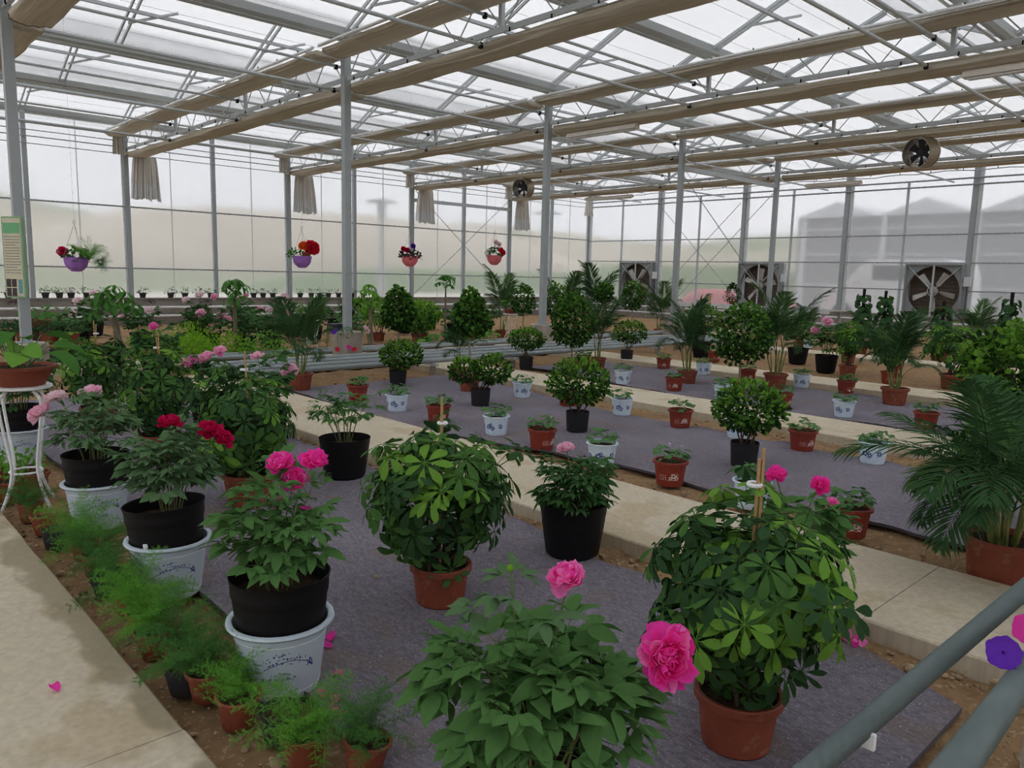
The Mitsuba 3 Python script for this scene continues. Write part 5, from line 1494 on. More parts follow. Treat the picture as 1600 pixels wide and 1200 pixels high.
# the big one in front
k, zs = potted_peony('big peony with broad leaves and two pink flowers at the bottom edge, nearest of all', 18.245, -4.725, 'black')
peony(k, 18.245, -4.725, zs - .01, .30, .37, 205, 13, 7, tone='peony_leaf', s=.92, r0=.06, bare=.48, zmin=.20, flowers=[(18.465, -4.575, .549, 'petal_hot', .060, (.6, -.45, .35), 'petal_hot_pale'), (18.306, -4.713, .700, 'petal_hot_pale', .040, (-.1, -.3, .9), 'petal_hot')])
bud = np.array([18.222, -4.797, .722]); part(k, 'bud', ply(xf((np.array(trimesh.creation.icosphere(2).vertices), np.array(trimesh.creation.icosphere(2).faces)), tr(*bud) @ sc(.007, .007, .008)), 'lime_leaf', True))
part(k, 'bud_stem', ply(tube(curve((18.22, -4.76, .45), (18.225, -4.78, .6), bud, 6), .002, 5), 'green_stem', True))
for i, (hz, a) in enumerate(((.60, .3), (.64, 2.4), (.61, 4.3), (.66, 5.2))):
    part(k, 'leaf', PLEAF_S[('peony_leaf_grey', 'wide')][i % 4], frame((math.cos(a), math.sin(a), .25), (0, 0, 1), (18.222, -4.785, hz)) @ sc(.62))
k, zs = potted_peony('compact peony with one pale pink flower in a large black pot by the path', 16.90, -3.13, 'black')
peony(k, 16.90, -3.13, zs, .235, .235, 206, 14, 6, narrow=True, tone='peony_leaf_dark', s=.92, bare=.25, flowers=[(16.815, -3.105, .478, 'petal_light', .042, (0, -.2, 1), 'petal_white')])
k, zs = potted_peony('sparse leggy peony in a large black pot beside the path', 14.97, -3.25, 'black')
peony(k, 14.97, -3.25, zs, .30, .31, 207, 10, 3, narrow=True, tone='peony_leaf', s=.92, bare=.6, r0=.04)
k, zs = potted_peony('peony with hot pink flowers hidden behind the nearest large schefflera', 18.02, -3.13, 'black')
peony(k, 18.02, -3.13, zs, .24, .32, 208, 9, 4, tone='peony_leaf', s=.9, flowers=[(17.962, -3.182, .600, 'petal_hot', .036, (.1, -.4, .9), None), (18.077, -3.067, .566, 'petal_hot', .034, (.5, -.4, .5), None), (18.118, -3.037, .495, 'petal_hot_pale', .026, (.6, -.3, .2), None)])
k, zs = potted_peony('peony with pale pink flowers in a black pot behind the broad schefflera', 13.75, -3.22, 'black')
peony(k, 13.75, -3.22, zs, .26, .40, 209, 9, 4, tone='peony_leaf_dark', s=.95, flowers=[(13.80, -3.04, .535, 'petal_light', .060, (.3, -.3, .8), 'petal_white'), (13.45, -3.14, .62, 'petal_light', .050, (0, -.3, .9), 'petal_white')])
k, zs = potted_peony('peony with three mauve pink flowers between the two left schefflera bushes', 12.72, -3.25, 'black')
peony(k, 12.72, -3.25, zs, .26, .36, 210, 9, 4, tone='peony_leaf_dark', s=.95, flowers=[(12.66, -3.38, .51, 'petal_light', .07, (.2, -.6, .6), 'petal_hot_pale'), (12.755, -3.28, .55, 'petal_light', .062, (.2, -.4, .8), 'petal_hot_pale'), (12.83, -3.19, .61, 'petal_light', .055, (.2, -.3, .9), 'petal_hot_pale')])

FERNS = [(14.70, -5.00, 'fern', .75, True), (14.98, -4.99, 'fern', .0, False), (15.24, -5.00, 'fern_black', 0, False), (15.45, -4.93, 'fern', 1.05, False), (15.72, -4.95, 'fern', .9, True), (15.95, -4.97, 'fern_black', .7, True), (16.20, -4.96, 'fern', .9, True), (16.44, -4.98, 'fern', 1.0, False),
         (16.62, -5.00, 'fern', .8, False), (16.77, -4.97, 'fern', .85, True), (16.93, -5.01, 'fern_black', .0, True), (17.01, -4.97, 'fern', .95, True), (17.10, -4.87, 'fern', .75, True), (17.215, -4.96, 'fern', .70, False), (17.37, -4.90, 'fern_black', 0, False), (17.52, -4.90, 'fern', .85, False), (17.66, -4.80, 'fern', .8, True)]
LAB = ['first asparagus fern from the left, small and dark, under the white stand', 'empty terracotta pot in the fern row beside the white stand', 'empty black-rimmed pot in the fern row left of the bright fern', 'bright green asparagus fern before the pale pink peony', 'dark fern drooping beside the pale pink peony planter', 'small dark fern in a black pot between two planters',
       'dark feathery fern left of the crimson peony planter', 'bright fern in front of the crimson peony planter', 'low fern over an orange pot past the crimson peony planter', 'dark fern between the crimson and the hot pink peonies', 'tipped empty black pot in the fern row', 'large dark fern spilling over the nearest white planter',
       'fern tucked against the foot of the nearest white planter', 'fern with combed back fronds before the nearest planter', 'black-rimmed pot of bare soil near the bottom edge', 'bright fern at the bottom edge of the picture', 'wispy dark fern at the bottom edge beside fallen petals']
for i, ((x, y, kd, s, dk), lab) in enumerate(zip(FERNS, LAB)):
    fern(lab, x, y, kd, s, 300 + i, lean=((.15, -.1, .2)[i % 3], (.25, .1, -.1)[i % 3]), dark=dk)

# petals fallen on felt and path
def petals(spots):
    g = np.random.default_rng(41)
    for (x, y, z, n, lab) in spots:
        for i in range(n):
            own('fallen_petal', PETAL_S['petal_hot_pale' if g.random() < .4 else 'petal_hot'][0], frame_z((g.normal(0, .25), g.normal(0, .25), 1), g.uniform(0, 6), (x + g.normal(0, .022) * (n > 1), y + g.normal(0, .022) * (n > 1), z + .004)) @ sc(.85), label=lab, cat='petal', group='fallen pink petals: ' + lab)


petals([(16.79, -5.34, .021, 1, 'single pink petal lying on the wide concrete walkway'), (16.97, -4.52, GZ + .002, 5, 'pink petal in the little heap right of the nearest planter'), (17.32, -4.70, GZ + .002, 4, 'pink petal in the scatter below the nearest planter'),
        (17.39, -4.74, GZ + .002, 3, 'pink petal beside the ferns at the bottom'), (17.2, -4.59, GZ + .002, 1, 'lone pink petal on the felt right of the nearest planter'), (18.20, -3.02, GZ + .0, 6, 'pink petal on the soil behind the large schefflera'), (18.27, -3.04, GZ, 3, 'pink petal on the soil edge by the felt fold')])
for (x, y, a, lab) in ((16.55, -4.05, .4, 'small yellow fallen leaf on the felt left of the middle schefflera'), (18.12, -4.22, 1.9, 'yellow fallen leaf beside the nearest terracotta pot'), (17.25, -4.15, 2.2, 'brown curled leaf on the felt before the middle schefflera')):
    own('fallen_leaf', ply(leaf_vf(.03, .014, 'oval', 4, .4, .3), 'dry_leaf', True), tr(x, y, GZ + .008) @ rz(a), label=lab, cat='leaf')

# the near plant stand with its bowl, and the small pots under it
flower_stand('white steel plant stand with a terracotta bowl on it, at the left edge', 14.44, -4.96, .655, .145)
k = thing('bowl_plant', 'broad-leaved plant in a terracotta bowl on the near white stand', 'potted plant', 'broad-leaved plants in terracotta bowls'); zs = pot(k, 'bowl', 14.44, -4.96, .663)
bowl_plant(k, 14.44, -4.96, zs, 17, .27, .30, 401, 1.05)
for i, (x, y, r, tone, lab) in enumerate(((14.12, -4.88, .10, 'broad_leaf_light', 'bright small-leaved plant under the white stand'), (14.22, -5.03, .09, 'fern_needle', 'low green plant in a terracotta pot by the foot of the stand'), (13.85, -4.98, .09, 'broad_leaf_light', 'clover-like plant left of the white stand'))):
    k = thing('small_potted_plant', lab, 'potted plant'); zs = pot(k, 'bush' if i == 0 else 'fern', x, y, GZ - .02, s=.8 if i == 0 else 1.2); clump(k, x, y, zs, r * 1.2, .16, 130, tone, 410 + i)

# ------------------------------------------------------------------ strawberry pots, two rows to a bed
ST = [('front row of shrub bed', -1, [(12.40, -1.56, 't'), (13.15, -1.58, 'w'), (13.86, -1.62, 't'), (14.57, -1.55, 'w'), (15.20, -1.63, 't'), (15.82, -1.64, 'w'), (16.45, -1.69, 't'), (17.06, -1.72, 'w'), (17.67, -1.77, 't')]),
      ('back row of shrub bed', 1, [(13.23, .04, 'w'), (13.92, .05, 't'), (14.60, .10, 'w'), (15.33, .04, 't'), (15.92, .05, 'w'), (16.50, .05, 't'), (17.05, .07, 'w'), (17.75, .08, 't')]),
      ('front row of palm bed', 2, [(13.19, 1.86, 'w'), (13.93, 1.93, 't'), (14.64, 1.87, 'w'), (15.37, 1.86, 't'), (16.02, 1.90, 'w'), (16.80, 1.9, 't')]),
      ('back row of palm bed', 3, [(12.52, 3.66, 't'), (13.25, 3.6, 'w'), (14.01, 3.5, 't'), (14.72, 3.60, 'w'), (15.32, 3.55, 't')])]
ORDN = ['first', 'second', 'third', 'fourth', 'fifth', 'sixth', 'seventh', 'eighth', 'ninth']
i = 0
for rown, _, spots in ST:
    for j, (x, y, kd) in enumerate(spots):
        i += 1
        strawberry(f'strawberry in a {"blue-printed white" if kd == "w" else "white-printed red"} pot, {ORDN[j]} from left in {rown}', x, y, 'white' if kd == 'w' else 'terracotta', 500 + i, 'potted strawberries', n=17 + (i * 5) % 5, s=.92 if rown.startswith('front row of shrub') else .85)
strawberry('strawberry in a low terracotta pot in front of the second topiary', 11.63, 2.86, 'terracotta', 560, 'potted strawberries')
strawberry('plant in a red pot behind the large round topiary', 12.35, 5.3, 'terracotta', 561, 'potted strawberries', n=9)

# ------------------------------------------------------------------ round shrubs in black bags, topiaries, palms
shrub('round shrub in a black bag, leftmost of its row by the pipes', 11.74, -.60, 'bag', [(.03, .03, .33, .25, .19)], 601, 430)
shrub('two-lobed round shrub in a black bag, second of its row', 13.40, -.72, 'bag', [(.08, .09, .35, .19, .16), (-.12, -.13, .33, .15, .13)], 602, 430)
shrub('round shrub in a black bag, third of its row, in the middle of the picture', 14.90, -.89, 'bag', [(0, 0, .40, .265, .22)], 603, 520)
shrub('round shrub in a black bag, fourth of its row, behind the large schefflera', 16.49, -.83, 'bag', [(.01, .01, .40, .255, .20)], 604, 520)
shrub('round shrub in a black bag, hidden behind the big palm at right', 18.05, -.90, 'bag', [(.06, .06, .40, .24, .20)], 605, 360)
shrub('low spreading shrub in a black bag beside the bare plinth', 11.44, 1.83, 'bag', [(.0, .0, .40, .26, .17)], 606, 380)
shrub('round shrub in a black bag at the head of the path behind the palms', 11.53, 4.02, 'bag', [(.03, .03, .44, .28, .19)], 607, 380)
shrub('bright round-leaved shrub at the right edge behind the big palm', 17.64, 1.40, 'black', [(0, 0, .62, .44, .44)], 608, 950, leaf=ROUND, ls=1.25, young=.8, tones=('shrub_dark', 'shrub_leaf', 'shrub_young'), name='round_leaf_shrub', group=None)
topiary('slim topiary tree left of the tall palm, behind the round plinth', 11.29, -.28, 'bush', .195, .60, 1.14, 621)
topiary('topiary tree on a bare trunk before the bench of bowls, left of the second plinth', 12.55, -.16, 'bush', .185, .62, 1.14, 622)
topiary('tall cone topiary between the two plinths, in the centre', 12.06, 2.12, 'terracotta', .30, .34, 1.09, 623, n=760)
topiary('largest topiary tree, round-leaved, right of the tall palm pots', 14.57, 2.33, 'terracotta', .34, .36, 1.07, 624, n=800, cone=.25)
topiary('small topiary tree beside the far white stand', 8.48, 4.60, 'bush', .22, .56, 1.16, 625, n=380)
topiary('topiary tree directly behind the second plinth column', 8.22, 5.75, 'bush', .28, .45, 1.20, 626, n=380, cone=.1)
topiary('ball-headed topiary before the left exhaust fan', 8.86, 6.53, 'bush', .20, .80, 1.22, 627, n=320, cone=.1)
topiary('dark topiary under the left exhaust fan', 9.62, 6.55, 'bush', .24, .70, 1.28, 628, n=380, cone=.2)
palm('big palm with long spreading fronds in a terracotta pot, nearest the camera at right', 18.41, -1.86, 'big_bush', .98, .66, 701, n=34, canes=13, light=.15, s=.84, ps=1.12, ch=.27, tilt=.36, lw=1.15)
palm('palm in a terracotta pot in front of the left end of the pipes', 11.40, -1.70, 'big_bush', 1.00, .42, 702, n=17, canes=9)
palm('narrow palm in a terracotta pot between two topiaries', 11.82, .29, 'bush', .82, .30, 703, n=12)
palm('palm in a red pot right of the cone topiary', 11.95, 2.81, 'bush', .95, .36, 704, n=14)
palm('spreading palm in a red pot left of the largest topiary', 13.63, 2.65, 'bush', .98, .38, 705, n=16, canes=8, light=.1)
palm('tall upright palm in a red pot right of the largest topiary', 14.56, 3.22, 'big_bush', 1.12, .30, 706, n=14, canes=9)
palm('palm in a red pot behind the big palm, centre right', 16.02, 3.2, 'big_bush', .95, .46, 707, n=18, canes=9, light=.1)
palm('slender tall palm behind the far white stand', 7.07, 5.32, 'bush', 1.27, .38, 708, n=11, light=.5)
palm('pale palm behind the second plinth column', 7.58, 6.67, 'bush', 1.34, .45, 709, n=12, light=.7)
palm('tall palm against the back corner', 7.38, 7.96, 'bush', 1.44, .50, 710, n=13, light=.3)
palm('grey green palm right of the left exhaust fan', 8.45, 9.08, 'bush', 1.28, .42, 711, n=13, light=.6)
palm('low palm in a terracotta pot under the middle exhaust fan', 11.73, 9.61, 'bush', .85, .38, 712, n=12)
palm('palm with long fronds before the far wall at right', 14.87, 9.96, 'bush', 1.09, .50, 713, n=12, light=.4)

# ------------------------------------------------------------------ left side beyond the pipes
money_tree('small money tree with a thick trunk behind the left schefflera bushes', 10.72, -3.34, GZ, .78, 1.20, .42, 801, 15, .040, lean=(-.06, -.06))
money_tree('slim money tree against the left wall, second from the left', 8.58, -1.22, GZ, .84, 1.25, .36, 802, 15, .030)
money_tree('money tree with pale drooping leaves behind the pipes', 8.62, 1.02, GZ, .74, 1.22, .30, 803, 12, .032, tone='broad_leaf_light', kind='bush')
money_tree('thin papaya-like tree with a flat leafy top before the left wall', 7.55, 3.4, GZ, 1.02, 1.36, .34, 804, 11, .018, s=.85)


def peonybush(label, x, y, seed, R=.30, H=.42, flowers=(), tone='peony_leaf_dark', kind='black'):
    k = thing('potted_peony', label, 'potted peony', 'far peonies along the left wall'); zs = pot(k, kind, x, y)
    peony(k, x, y, zs - .03, R, H, seed, 9, 4, tone=tone, s=1.1, split=False, flowers=[(x + a, y + b, z, c, r, (.5, -.4, .7), None) for a, b, z, c, r in flowers])


peonybush('peony with three pale flowers in a black pot against the left wall', 3.2, -1.65, 821, .34, .46, [(-.25, -.2, .62, 'petal_white', .085), (.05, .0, .78, 'petal_white', .07), (-.3, -.3, .38, 'petal_white', .08), (.45, .35, .60, 'petal_white', .085), (.5, .4, .35, 'petal_light', .08)])
peonybush('peony with four white-pink flowers against the left wall behind the lime ferns', 2.7, .5, 822, .34, .42, [(-.1, -.2, .62, 'petal_white', .075), (.1, .0, .72, 'petal_white', .075), (.28, .25, .70, 'petal_light', .075), (-.05, .1, .75, 'petal_white', .06)])
peonybush('peony with two flowers right of the white-pink peony by the wall', 3.0, 1.35, 823, .34, .42, [(.2, .3, .42, 'petal_light', .085), (-.1, .0, .66, 'petal_light', .06), (.0, .1, .74, 'petal_light', .06)])
peonybush('peony with a white-pink flower before the second money tree', 3.1, 2.3, 824, .34, .48, [(.0, .0, .72, 'petal_white', .085)])
peonybush('leafy peony with pale flowers behind the bright lime ferns', 6.0, -1.7, 825, .38, .42, [(-.2, -.15, .68, 'petal_white', .075), (.1, .12, .60, 'petal_white', .07)])
peonybush('leafy peony with two mauve flowers behind the lime ferns', 6.6, -.8, 826, .38, .40, [(-.1, -.1, .56, 'petal_light', .075), (.12, .15, .52, 'petal_light', .07), (.2, .22, .47, 'petal_light', .07)])
peonybush('leafy peony before the left wall right of the lime ferns', 6.9, .15, 827, .38, .40, [(.05, .2, .74, 'petal_white', .06), (-.1, 0, .62, 'petal_white', .06), (.18, .25, .6, 'petal_light', .06)])
peonybush('dark leafy peony low between the wall and the lime ferns', 5.0, -.4, 828, .40, .38)
peonybush('dark leafy plant before the wall right of the second money tree', 4.8, 1.6, 829, .40, .36, (), 'berry_leaf')
peonybush('dark leafy plant before the wall left of the first money tree', 6.2, -3.0, 830, .40, .36, (), 'berry_leaf')
peonybush('peony with a dark pink flower behind the left schefflera', 9.9, -2.75, 831, .34, .40, [(.1, -.05, .63, 'petal_hot_pale', .05)])
WHERE = ['left of the peony with three pale flowers', 'between the first money tree and the lime ferns', 'right of the white-pink peony by the wall', 'behind the peony right of the lime ferns', 'left of the stand with the far bowl', 'under the second money tree', 'behind the far white stand', 'behind the petunia plinth', 'behind the money tree with drooping leaves', 'under the thin papaya-like tree', 'behind the nest fern', 'against the wall right of the papaya-like tree']
for i, (x, y, tn) in enumerate(((4.0, -2.5, 'berry_leaf'), (5.2, -2.4, 'peony_leaf_dark'), (4.1, .8, 'peony_leaf_dark'), (5.5, .7, 'berry_leaf'), (7.3, -.5, 'peony_leaf_dark'), (3.9, 3.1, 'peony_leaf_dark'), (5.7, 1.6, 'peony_leaf'), (7.1, 1.55, 'berry_leaf'), (5.2, 4.1, 'peony_leaf_dark'), (6.2, 4.7, 'berry_leaf'), (6.0, 5.8, 'peony_leaf'), (4.4, 5.4, 'peony_leaf_dark'))):
    peonybush('low leafy plant before the left wall, ' + WHERE[i], x, y, 840 + i, .40, .34, (), tn)
for i, (x, y, R, H, lab) in enumerate(((7.7, -2.1, .26, .30, 'leftmost of the lime ferns'), (8.25, -1.75, .24, .26, 'second lime fern from the left'), (8.7, -1.35, .28, .28, 'third lime fern from the left'), (9.2, -1.05, .28, .30, 'lime fern nearest the pipes'), (7.1, -1.3, .30, .30, 'lime fern in the back row'), (9.05, -2.0, .24, .26, 'lime fern in the front row'))):
    k = thing('lime_fern', 'bright lime green fern in a terracotta bowl, ' + lab, 'potted fern', 'bright lime green ferns'); zs = pot(k, 'bowl', x, y, s=.9); clump(k, x, y, zs, R * 1.35, H * 1.4, 900, 'lime_leaf' if i % 3 else 'broad_leaf_light', 850 + i, s=1.3)
shr = [('round bush before the wall left of the tall palm', 5.2, 2.9, .34, .50), ('round bush with leafy crown behind the petunia plinth', 6.6, 2.5, .36, .48), ('rounded bush right of the petunia column', 6.8, 3.4, .38, .50), ('loose shrub in a terracotta pot behind the slim topiary', 7.95, 2.5, .30, .48), ('yellow green leafy shrub beyond the pipes', 7.2, 3.0, .30, .34), ('leafy shrub between the two bowls on the ground', 7.4, 4.3, .34, .34)]
for i, (lab, x, y, R, zc) in enumerate(shr):
    shrub(lab, x, y, 'bush', [(0, 0, zc, R, R * .75)], 870 + i, 300, group='leafy shrubs left of the pipes', name='leafy_shrub', young=.5, ls=1.3, leaf=OBO if i % 2 else ROUND, tones=('shrub_leaf', 'shrub_young', 'lime_leaf') if i in (4, 2, 1) else ('shrub_dark', 'shrub_leaf', 'shrub_young'))
for (x, y, H, lab, lab2, sd) in ((7.72, .45, .50, 'far white plant stand left of the petunia column', 'broad-leaved plant in a terracotta bowl on the stand left of the petunia column', 441), (7.79, 4.90, .53, 'far white plant stand left of the second plinth column', 'broad-leaved plant in a terracotta bowl on the stand by the second column', 442)):
    flower_stand(lab, x, y, H, .14)
    k = thing('bowl_plant', lab2, 'potted plant', 'broad-leaved plants in terracotta bowls'); zs = pot(k, 'bowl', x, y, H + .008, s=.85); bowl_plant(k, x, y, zs, 14, .24, .24, sd, .9)
for (x, y, lab, sd) in ((8.86, 2.12, 'broad-leaved plant in a terracotta bowl beyond the pipes, left of the thin palm', 443), (8.82, 3.35, 'broad-leaved plant in a terracotta bowl beyond the pipes, right of the topiary', 444)):
    k = thing('bowl_plant', lab, 'potted plant', 'broad-leaved plants in terracotta bowls'); zs = pot(k, 'bowl', x, y, s=1.0); bowl_plant(k, x, y, zs, 18, .28, .34, sd, 1.0)
# bird's nest fern
k = thing('nest_fern', "upright bird's nest fern with wavy dark fronds beyond the pipes", 'potted fern'); zs = pot(k, 'bush', 7.9, 3.6)
NEST = ply(leaf_vf(.42, .07, 'lance', 10, .3, .35, 0, .12), 'vine_leaf', True); g = np.random.default_rng(5)
for i in range(12):
    a = i * 2.4; part(k, 'frond', NEST, tr(7.9, 3.6, zs) @ rz(a) @ ry(-1.15 + g.normal(0, .2)) @ sc(g.uniform(.8, 1.1)))
# slatted bench with pots at the far left
k = thing('slatted_bench', 'low bench of reddish wooden slats at the far left', 'bench')
ux, uy = np.array([.684, .729, 0]), np.array([-.729, .684, 0]); o = np.array([8.20, -3.45, 0])
for i in range(9):
    c = o + uy * (i - 4) * .062; beam(k, 'slat', c - ux * .75 + [0, 0, .305], c + ux * .55 + [0, 0, .305], .045, .018, 'wood_slat')
for s in (-.62, .0, .45):
    c = o + ux * s; beam(k, 'bearer', c - uy * .28 + [0, 0, .275], c + uy * .28 + [0, 0, .275], .05, .04, 'wood_slat')
    for t in (-.24, .24): block(k, 'leg', (c + uy * t)[:2].tolist() + [-.07] - np.array([.025, .025, 0]), (c + uy * t)[:2].tolist() + [.26] + np.array([.025, .025, 0]), 'wood_slat')
for i, (s, t, lab) in enumerate(((-.30, -.05, 'second pot'), (-.02, -.02, 'third pot'), (.22, .02, 'right-hand pot'), (-.56, -.04, 'left-hand pot'))):
    c = o + ux * s + uy * t; k = thing('small_potted_plant', f'dark kalanchoe-like plant in a terracotta pot on the slatted bench, {lab}', 'potted plant', 'pots on the slatted bench'); zs = pot(k, 'bush', c[0], c[1], .315, s=.95); clump(k, c[0], c[1], zs, .20, .17, 190, 'vine_leaf', 900 + i, s=1.6)
k = thing('bowl_plant', 'broad-leaved plant in a pot behind the slatted bench', 'potted plant', 'broad-leaved plants in terracotta bowls'); x, y = 6.7, -3.3
zs = pot(k, 'bowl', x, y, .42, s=1.0); bowl_plant(k, x, y, zs, 12, .22, .26, 445, .9)
kk = thing('plant_crate', 'upturned dark crate that carries the plant behind the slatted bench', 'crate'); block(kk, 'crate_body', (x - .18, y - .18, -.05), (x + .18, y + .18, .42), 'dark_plastic')

# petunias on the round plinth
def petunia_vf(): return cat([xf(leaf_vf(.030, .046, 'obovate', 5, -.1, -.4), rz(i * 1.2566) @ tr(.002, 0, .004)) for i in range(5)] + [tube([[0, 0, .006], [0, 0, -.03]], [.006, .002], 6, False)])


PET = {b: ply(petunia_vf(), b, True) for b in ('petal_violet', 'petal_hot', 'petal_red', 'petal_light')}
fd, rd = np.array([.857, -.515, 0]), np.array([.515, .857, 0])
k = thing('trailing_petunia', 'petunias trailing over the round concrete plinth of the middle left column', 'petunia'); c0 = np.array([9.6, 0, 0])
block(k, 'trough', (9.30, -.16, .475), (9.50, .16, .56), 'dark_plastic'); g = np.random.default_rng(77)
for i in range(26):
    a = g.uniform(-2.2, 2.2) - .54; rr = .235; b = c0 + [rr * .75 * math.cos(a), rr * .75 * math.sin(a), .50]; e = c0 + [(rr + .05) * math.cos(a), (rr + .05) * math.sin(a), .50 - g.uniform(.02, .30)]
    part(k, 'trailing_stem', ply(tube(curve(b, c0 + [(rr + .10) * math.cos(a), (rr + .10) * math.sin(a), .56], e, 7), .0022, 4), 'green_stem', True))
    Ms = [frame((g.normal(), g.normal(), g.normal(0, .4)), (math.cos(a), math.sin(a), .5), b + (e - b) * t + [.05 * math.cos(a), .05 * math.sin(a), .04 * (1 - t)]) for t in g.random(7)]
    part(k, 'foliage', ply(many(TINY, Ms), 'berry_leaf' if i % 2 else 'vine_leaf', True), kind='stuff')
for s, z, col in ((-.16, .49, 'petal_violet'), (.29, .47, 'petal_light'), (.25, .52, 'petal_light'), (-.14, .22, 'petal_red'), (.02, .25, 'petal_hot'), (.10, .22, 'petal_red'), (-.19, .46, 'petal_violet')):
    p_ = c0 + rd * s + fd * (.235 if abs(s) < .2 else .1) + [0, 0, z]; part(k, 'flower', PET[col], frame_z(fd + [0, 0, .3], 0, p_) @ sc(1.1))
k = thing('trailing_petunia', 'violet and magenta petunia flowers at the right edge of the picture', 'petunia'); c0 = np.array([19.2, -4.0, 0]); zs = .46
for i, (x, y, z, col) in enumerate(((18.985, -4.255, .655, 'petal_violet'), (18.995, -4.13, .665, 'petal_hot'), (19.02, -4.16, .72, 'petal_hot'))):
    p_ = np.array([x, y, z]); part(k, 'flower', PET[col], frame_z((.3, -.8, .35), i, p_)); part(k, 'flower_stem', ply(tube(curve(c0 + [-.1, -.05, zs], (p_ + c0 + [-.1, -.05, zs]) / 2 + [0, 0, .1], p_ - [0.01, -.02, .02], 7), .002, 5), 'green_stem', True))
clump(k, 19.1, -4.05, zs, .12, .12, 60, 'berry_leaf', 960)

# ------------------------------------------------------------------ far right: peonies, scheffleras, vine poles, bench
k, zs = potted_peony('peony with pink flowers in a black pot beyond the palm bed', 14.14, 5.53, 'black', group='far potted peonies')
peony(k, 14.14, 5.53, zs, .32, .48, 221, 10, 5, tone='peony_leaf', s=1.0, split=False, flowers=[(14.0, 5.4, .60, 'petal_light', .065, (.4, -.5, .6), None), (14.12, 5.5, .74, 'petal_light', .07, (.4, -.5, .6), None), (14.38, 5.78, .62, 'petal_light', .065, (.4, -.5, .6), None)])
k, zs = potted_peony('leafy peony in a black pot left of and behind the pink-flowered one', 13.3, 6.3, 'black', group='far potted peonies'); peony(k, 13.3, 6.3, zs, .32, .44, 222, 10, 5, tone='peony_leaf', s=1.0, split=False)
schefflera('schefflera in a terracotta pot right of the far pink-flowered peony', 14.57, 5.30, 'bush', .27, .2, .86, 110, 111, split=False, group='far schefflera bushes', young=.25, s=.9)
schefflera('schefflera in a small red pot behind the far pair', 14.95, 6.05, 'terracotta', .26, .18, .78, 90, 112, split=False, group='far schefflera bushes', s=.9)
schefflera('wide schefflera in a terracotta pot behind the centre right palm', 15.95, 5.30, 'big_bush', .42, .2, .90, 150, 113, split=False, group='far schefflera bushes', young=.3, s=.9)
schefflera('dark schefflera between the far red pots', 15.25, 5.05, 'terracotta', .24, .16, .62, 80, 114, split=False, group='far schefflera bushes', s=.8)
schefflera('schefflera in a black pot right of the wide far schefflera', 16.4, 5.7, 'black', .36, .28, .80, 110, 115, split=False, group='far schefflera bushes', s=.9)
schefflera('schefflera in a red pot at the right behind the big palm', 17.0, 5.25, 'bush', .36, .2, .78, 120, 116, split=False, group='far schefflera bushes', s=.9)
schefflera('pale-topped schefflera left of the vine poles', 13.75, 7.2, 'bush', .30, .2, .72, 90, 117, split=False, group='far schefflera bushes', s=.9, young=.4)
strawberry('small plant in a white pot left of the far black peony pot', 11.95, 9.44, 'white', 571, 'potted strawberries', n=9)
shrub('loose dark shrub in a tall black can behind the spreading palm', 11.81, 5.73, 'black', [(0, 0, .62, .34, .30)], 631, 420, group=None, name='leafy_shrub', young=.2)
for i, (x, y, H, lab) in enumerate(((13.2, 8.95, 1.22, 'left vine pole of the pair before the far wall'), (13.5, 9.2, 1.20, 'right vine pole of the pair before the far wall'), (15.67, 8.75, 1.24, 'vine pole at the far right with heart-shaped leaves'), (14.55, 9.1, 1.05, 'leafy vine pole before the right-hand exhaust fan'))):
    k = thing('vine_pole', lab, 'potted vine', 'climbing vines on poles'); zs = pot(k, 'big_bush', x, y); g = np.random.default_rng(640 + i)
    rod(k, 'pole', (x, y, zs - .05), (x, y, H), .028, 'dirt_black')
    HEART = leaf_vf(.13, .13, 'oval', 6, .2, .5)
    Ms = []
    for j in range(95):
        t = (j + g.random()) / 95; z = zs + (H - .09 - zs) * t; a = g.uniform(0, 6.28); r = .06 + .12 * (1 - t) * g.random() + .01
        Ms.append(frame((math.cos(a), math.sin(a), -.55), (math.cos(a), math.sin(a), .9), (x + r * math.cos(a), y + r * math.sin(a), z)) @ sc(g.uniform(.75, 1.2) * (1.25 - .4 * t)))
    part(k, 'foliage', ply(many(HEART, Ms), 'vine_leaf', True), kind='stuff')
    part(k, 'young_foliage', ply(many(HEART, [m @ sc(.7) for m in Ms[-9:]]), 'shrub_young', True), kind='stuff')
k = thing('potting_bench', 'pale metal potting bench with a raised edge under the far wall', 'bench')
ax = np.array([6.9, 13.2, 0]); bx_ = np.array([10.6, 13.2, 0])
block(k, 'bench_top', (6.4, 12.6, .60), (10.9, 13.7, .63), 'concrete_grey'); block(k, 'front_edge', (6.4, 12.55, .56), (10.9, 12.60, .68), 'steel_pale')
for x in (6.6, 8.6, 10.7):
    for y in (12.7, 13.6): block(k, 'leg', (x - .03, y - .03, -.05), (x + .03, y + .03, .60), 'steel')
k = thing('small_conifer', 'small cone-shaped bush standing on the potting bench', 'potted bush'); zs = pot(k, 'fern', 8.0, 12.95, .63, s=1.2)
g = np.random.default_rng(8); pos, d = egg(g, 420, .21, .27, .4); pos[:, :2] *= (1 - .55 * pos[:, 2:3] / .27)
part(k, 'foliage', ply(many(ROUND, [frame(dd + [0, 0, .4], (g.normal(0, .4), g.normal(0, .4), 1), np.array([8.0, 12.95, .98]) + p_) for p_, dd in zip(pos, d)]), 'shrub_dark', True), kind='stuff'); rod(k, 'trunk', (8.0, 12.95, zs - .02), (8.0, 12.95, .95), .012, 'twig')
k = thing('yellow_marker', 'yellow stick marker standing on the potting bench', 'marker'); part(k, 'stick', ply(box_vf(.035, .02, .26, .004), 'yellow_plastic'), tr(7.35, 12.9, .76))

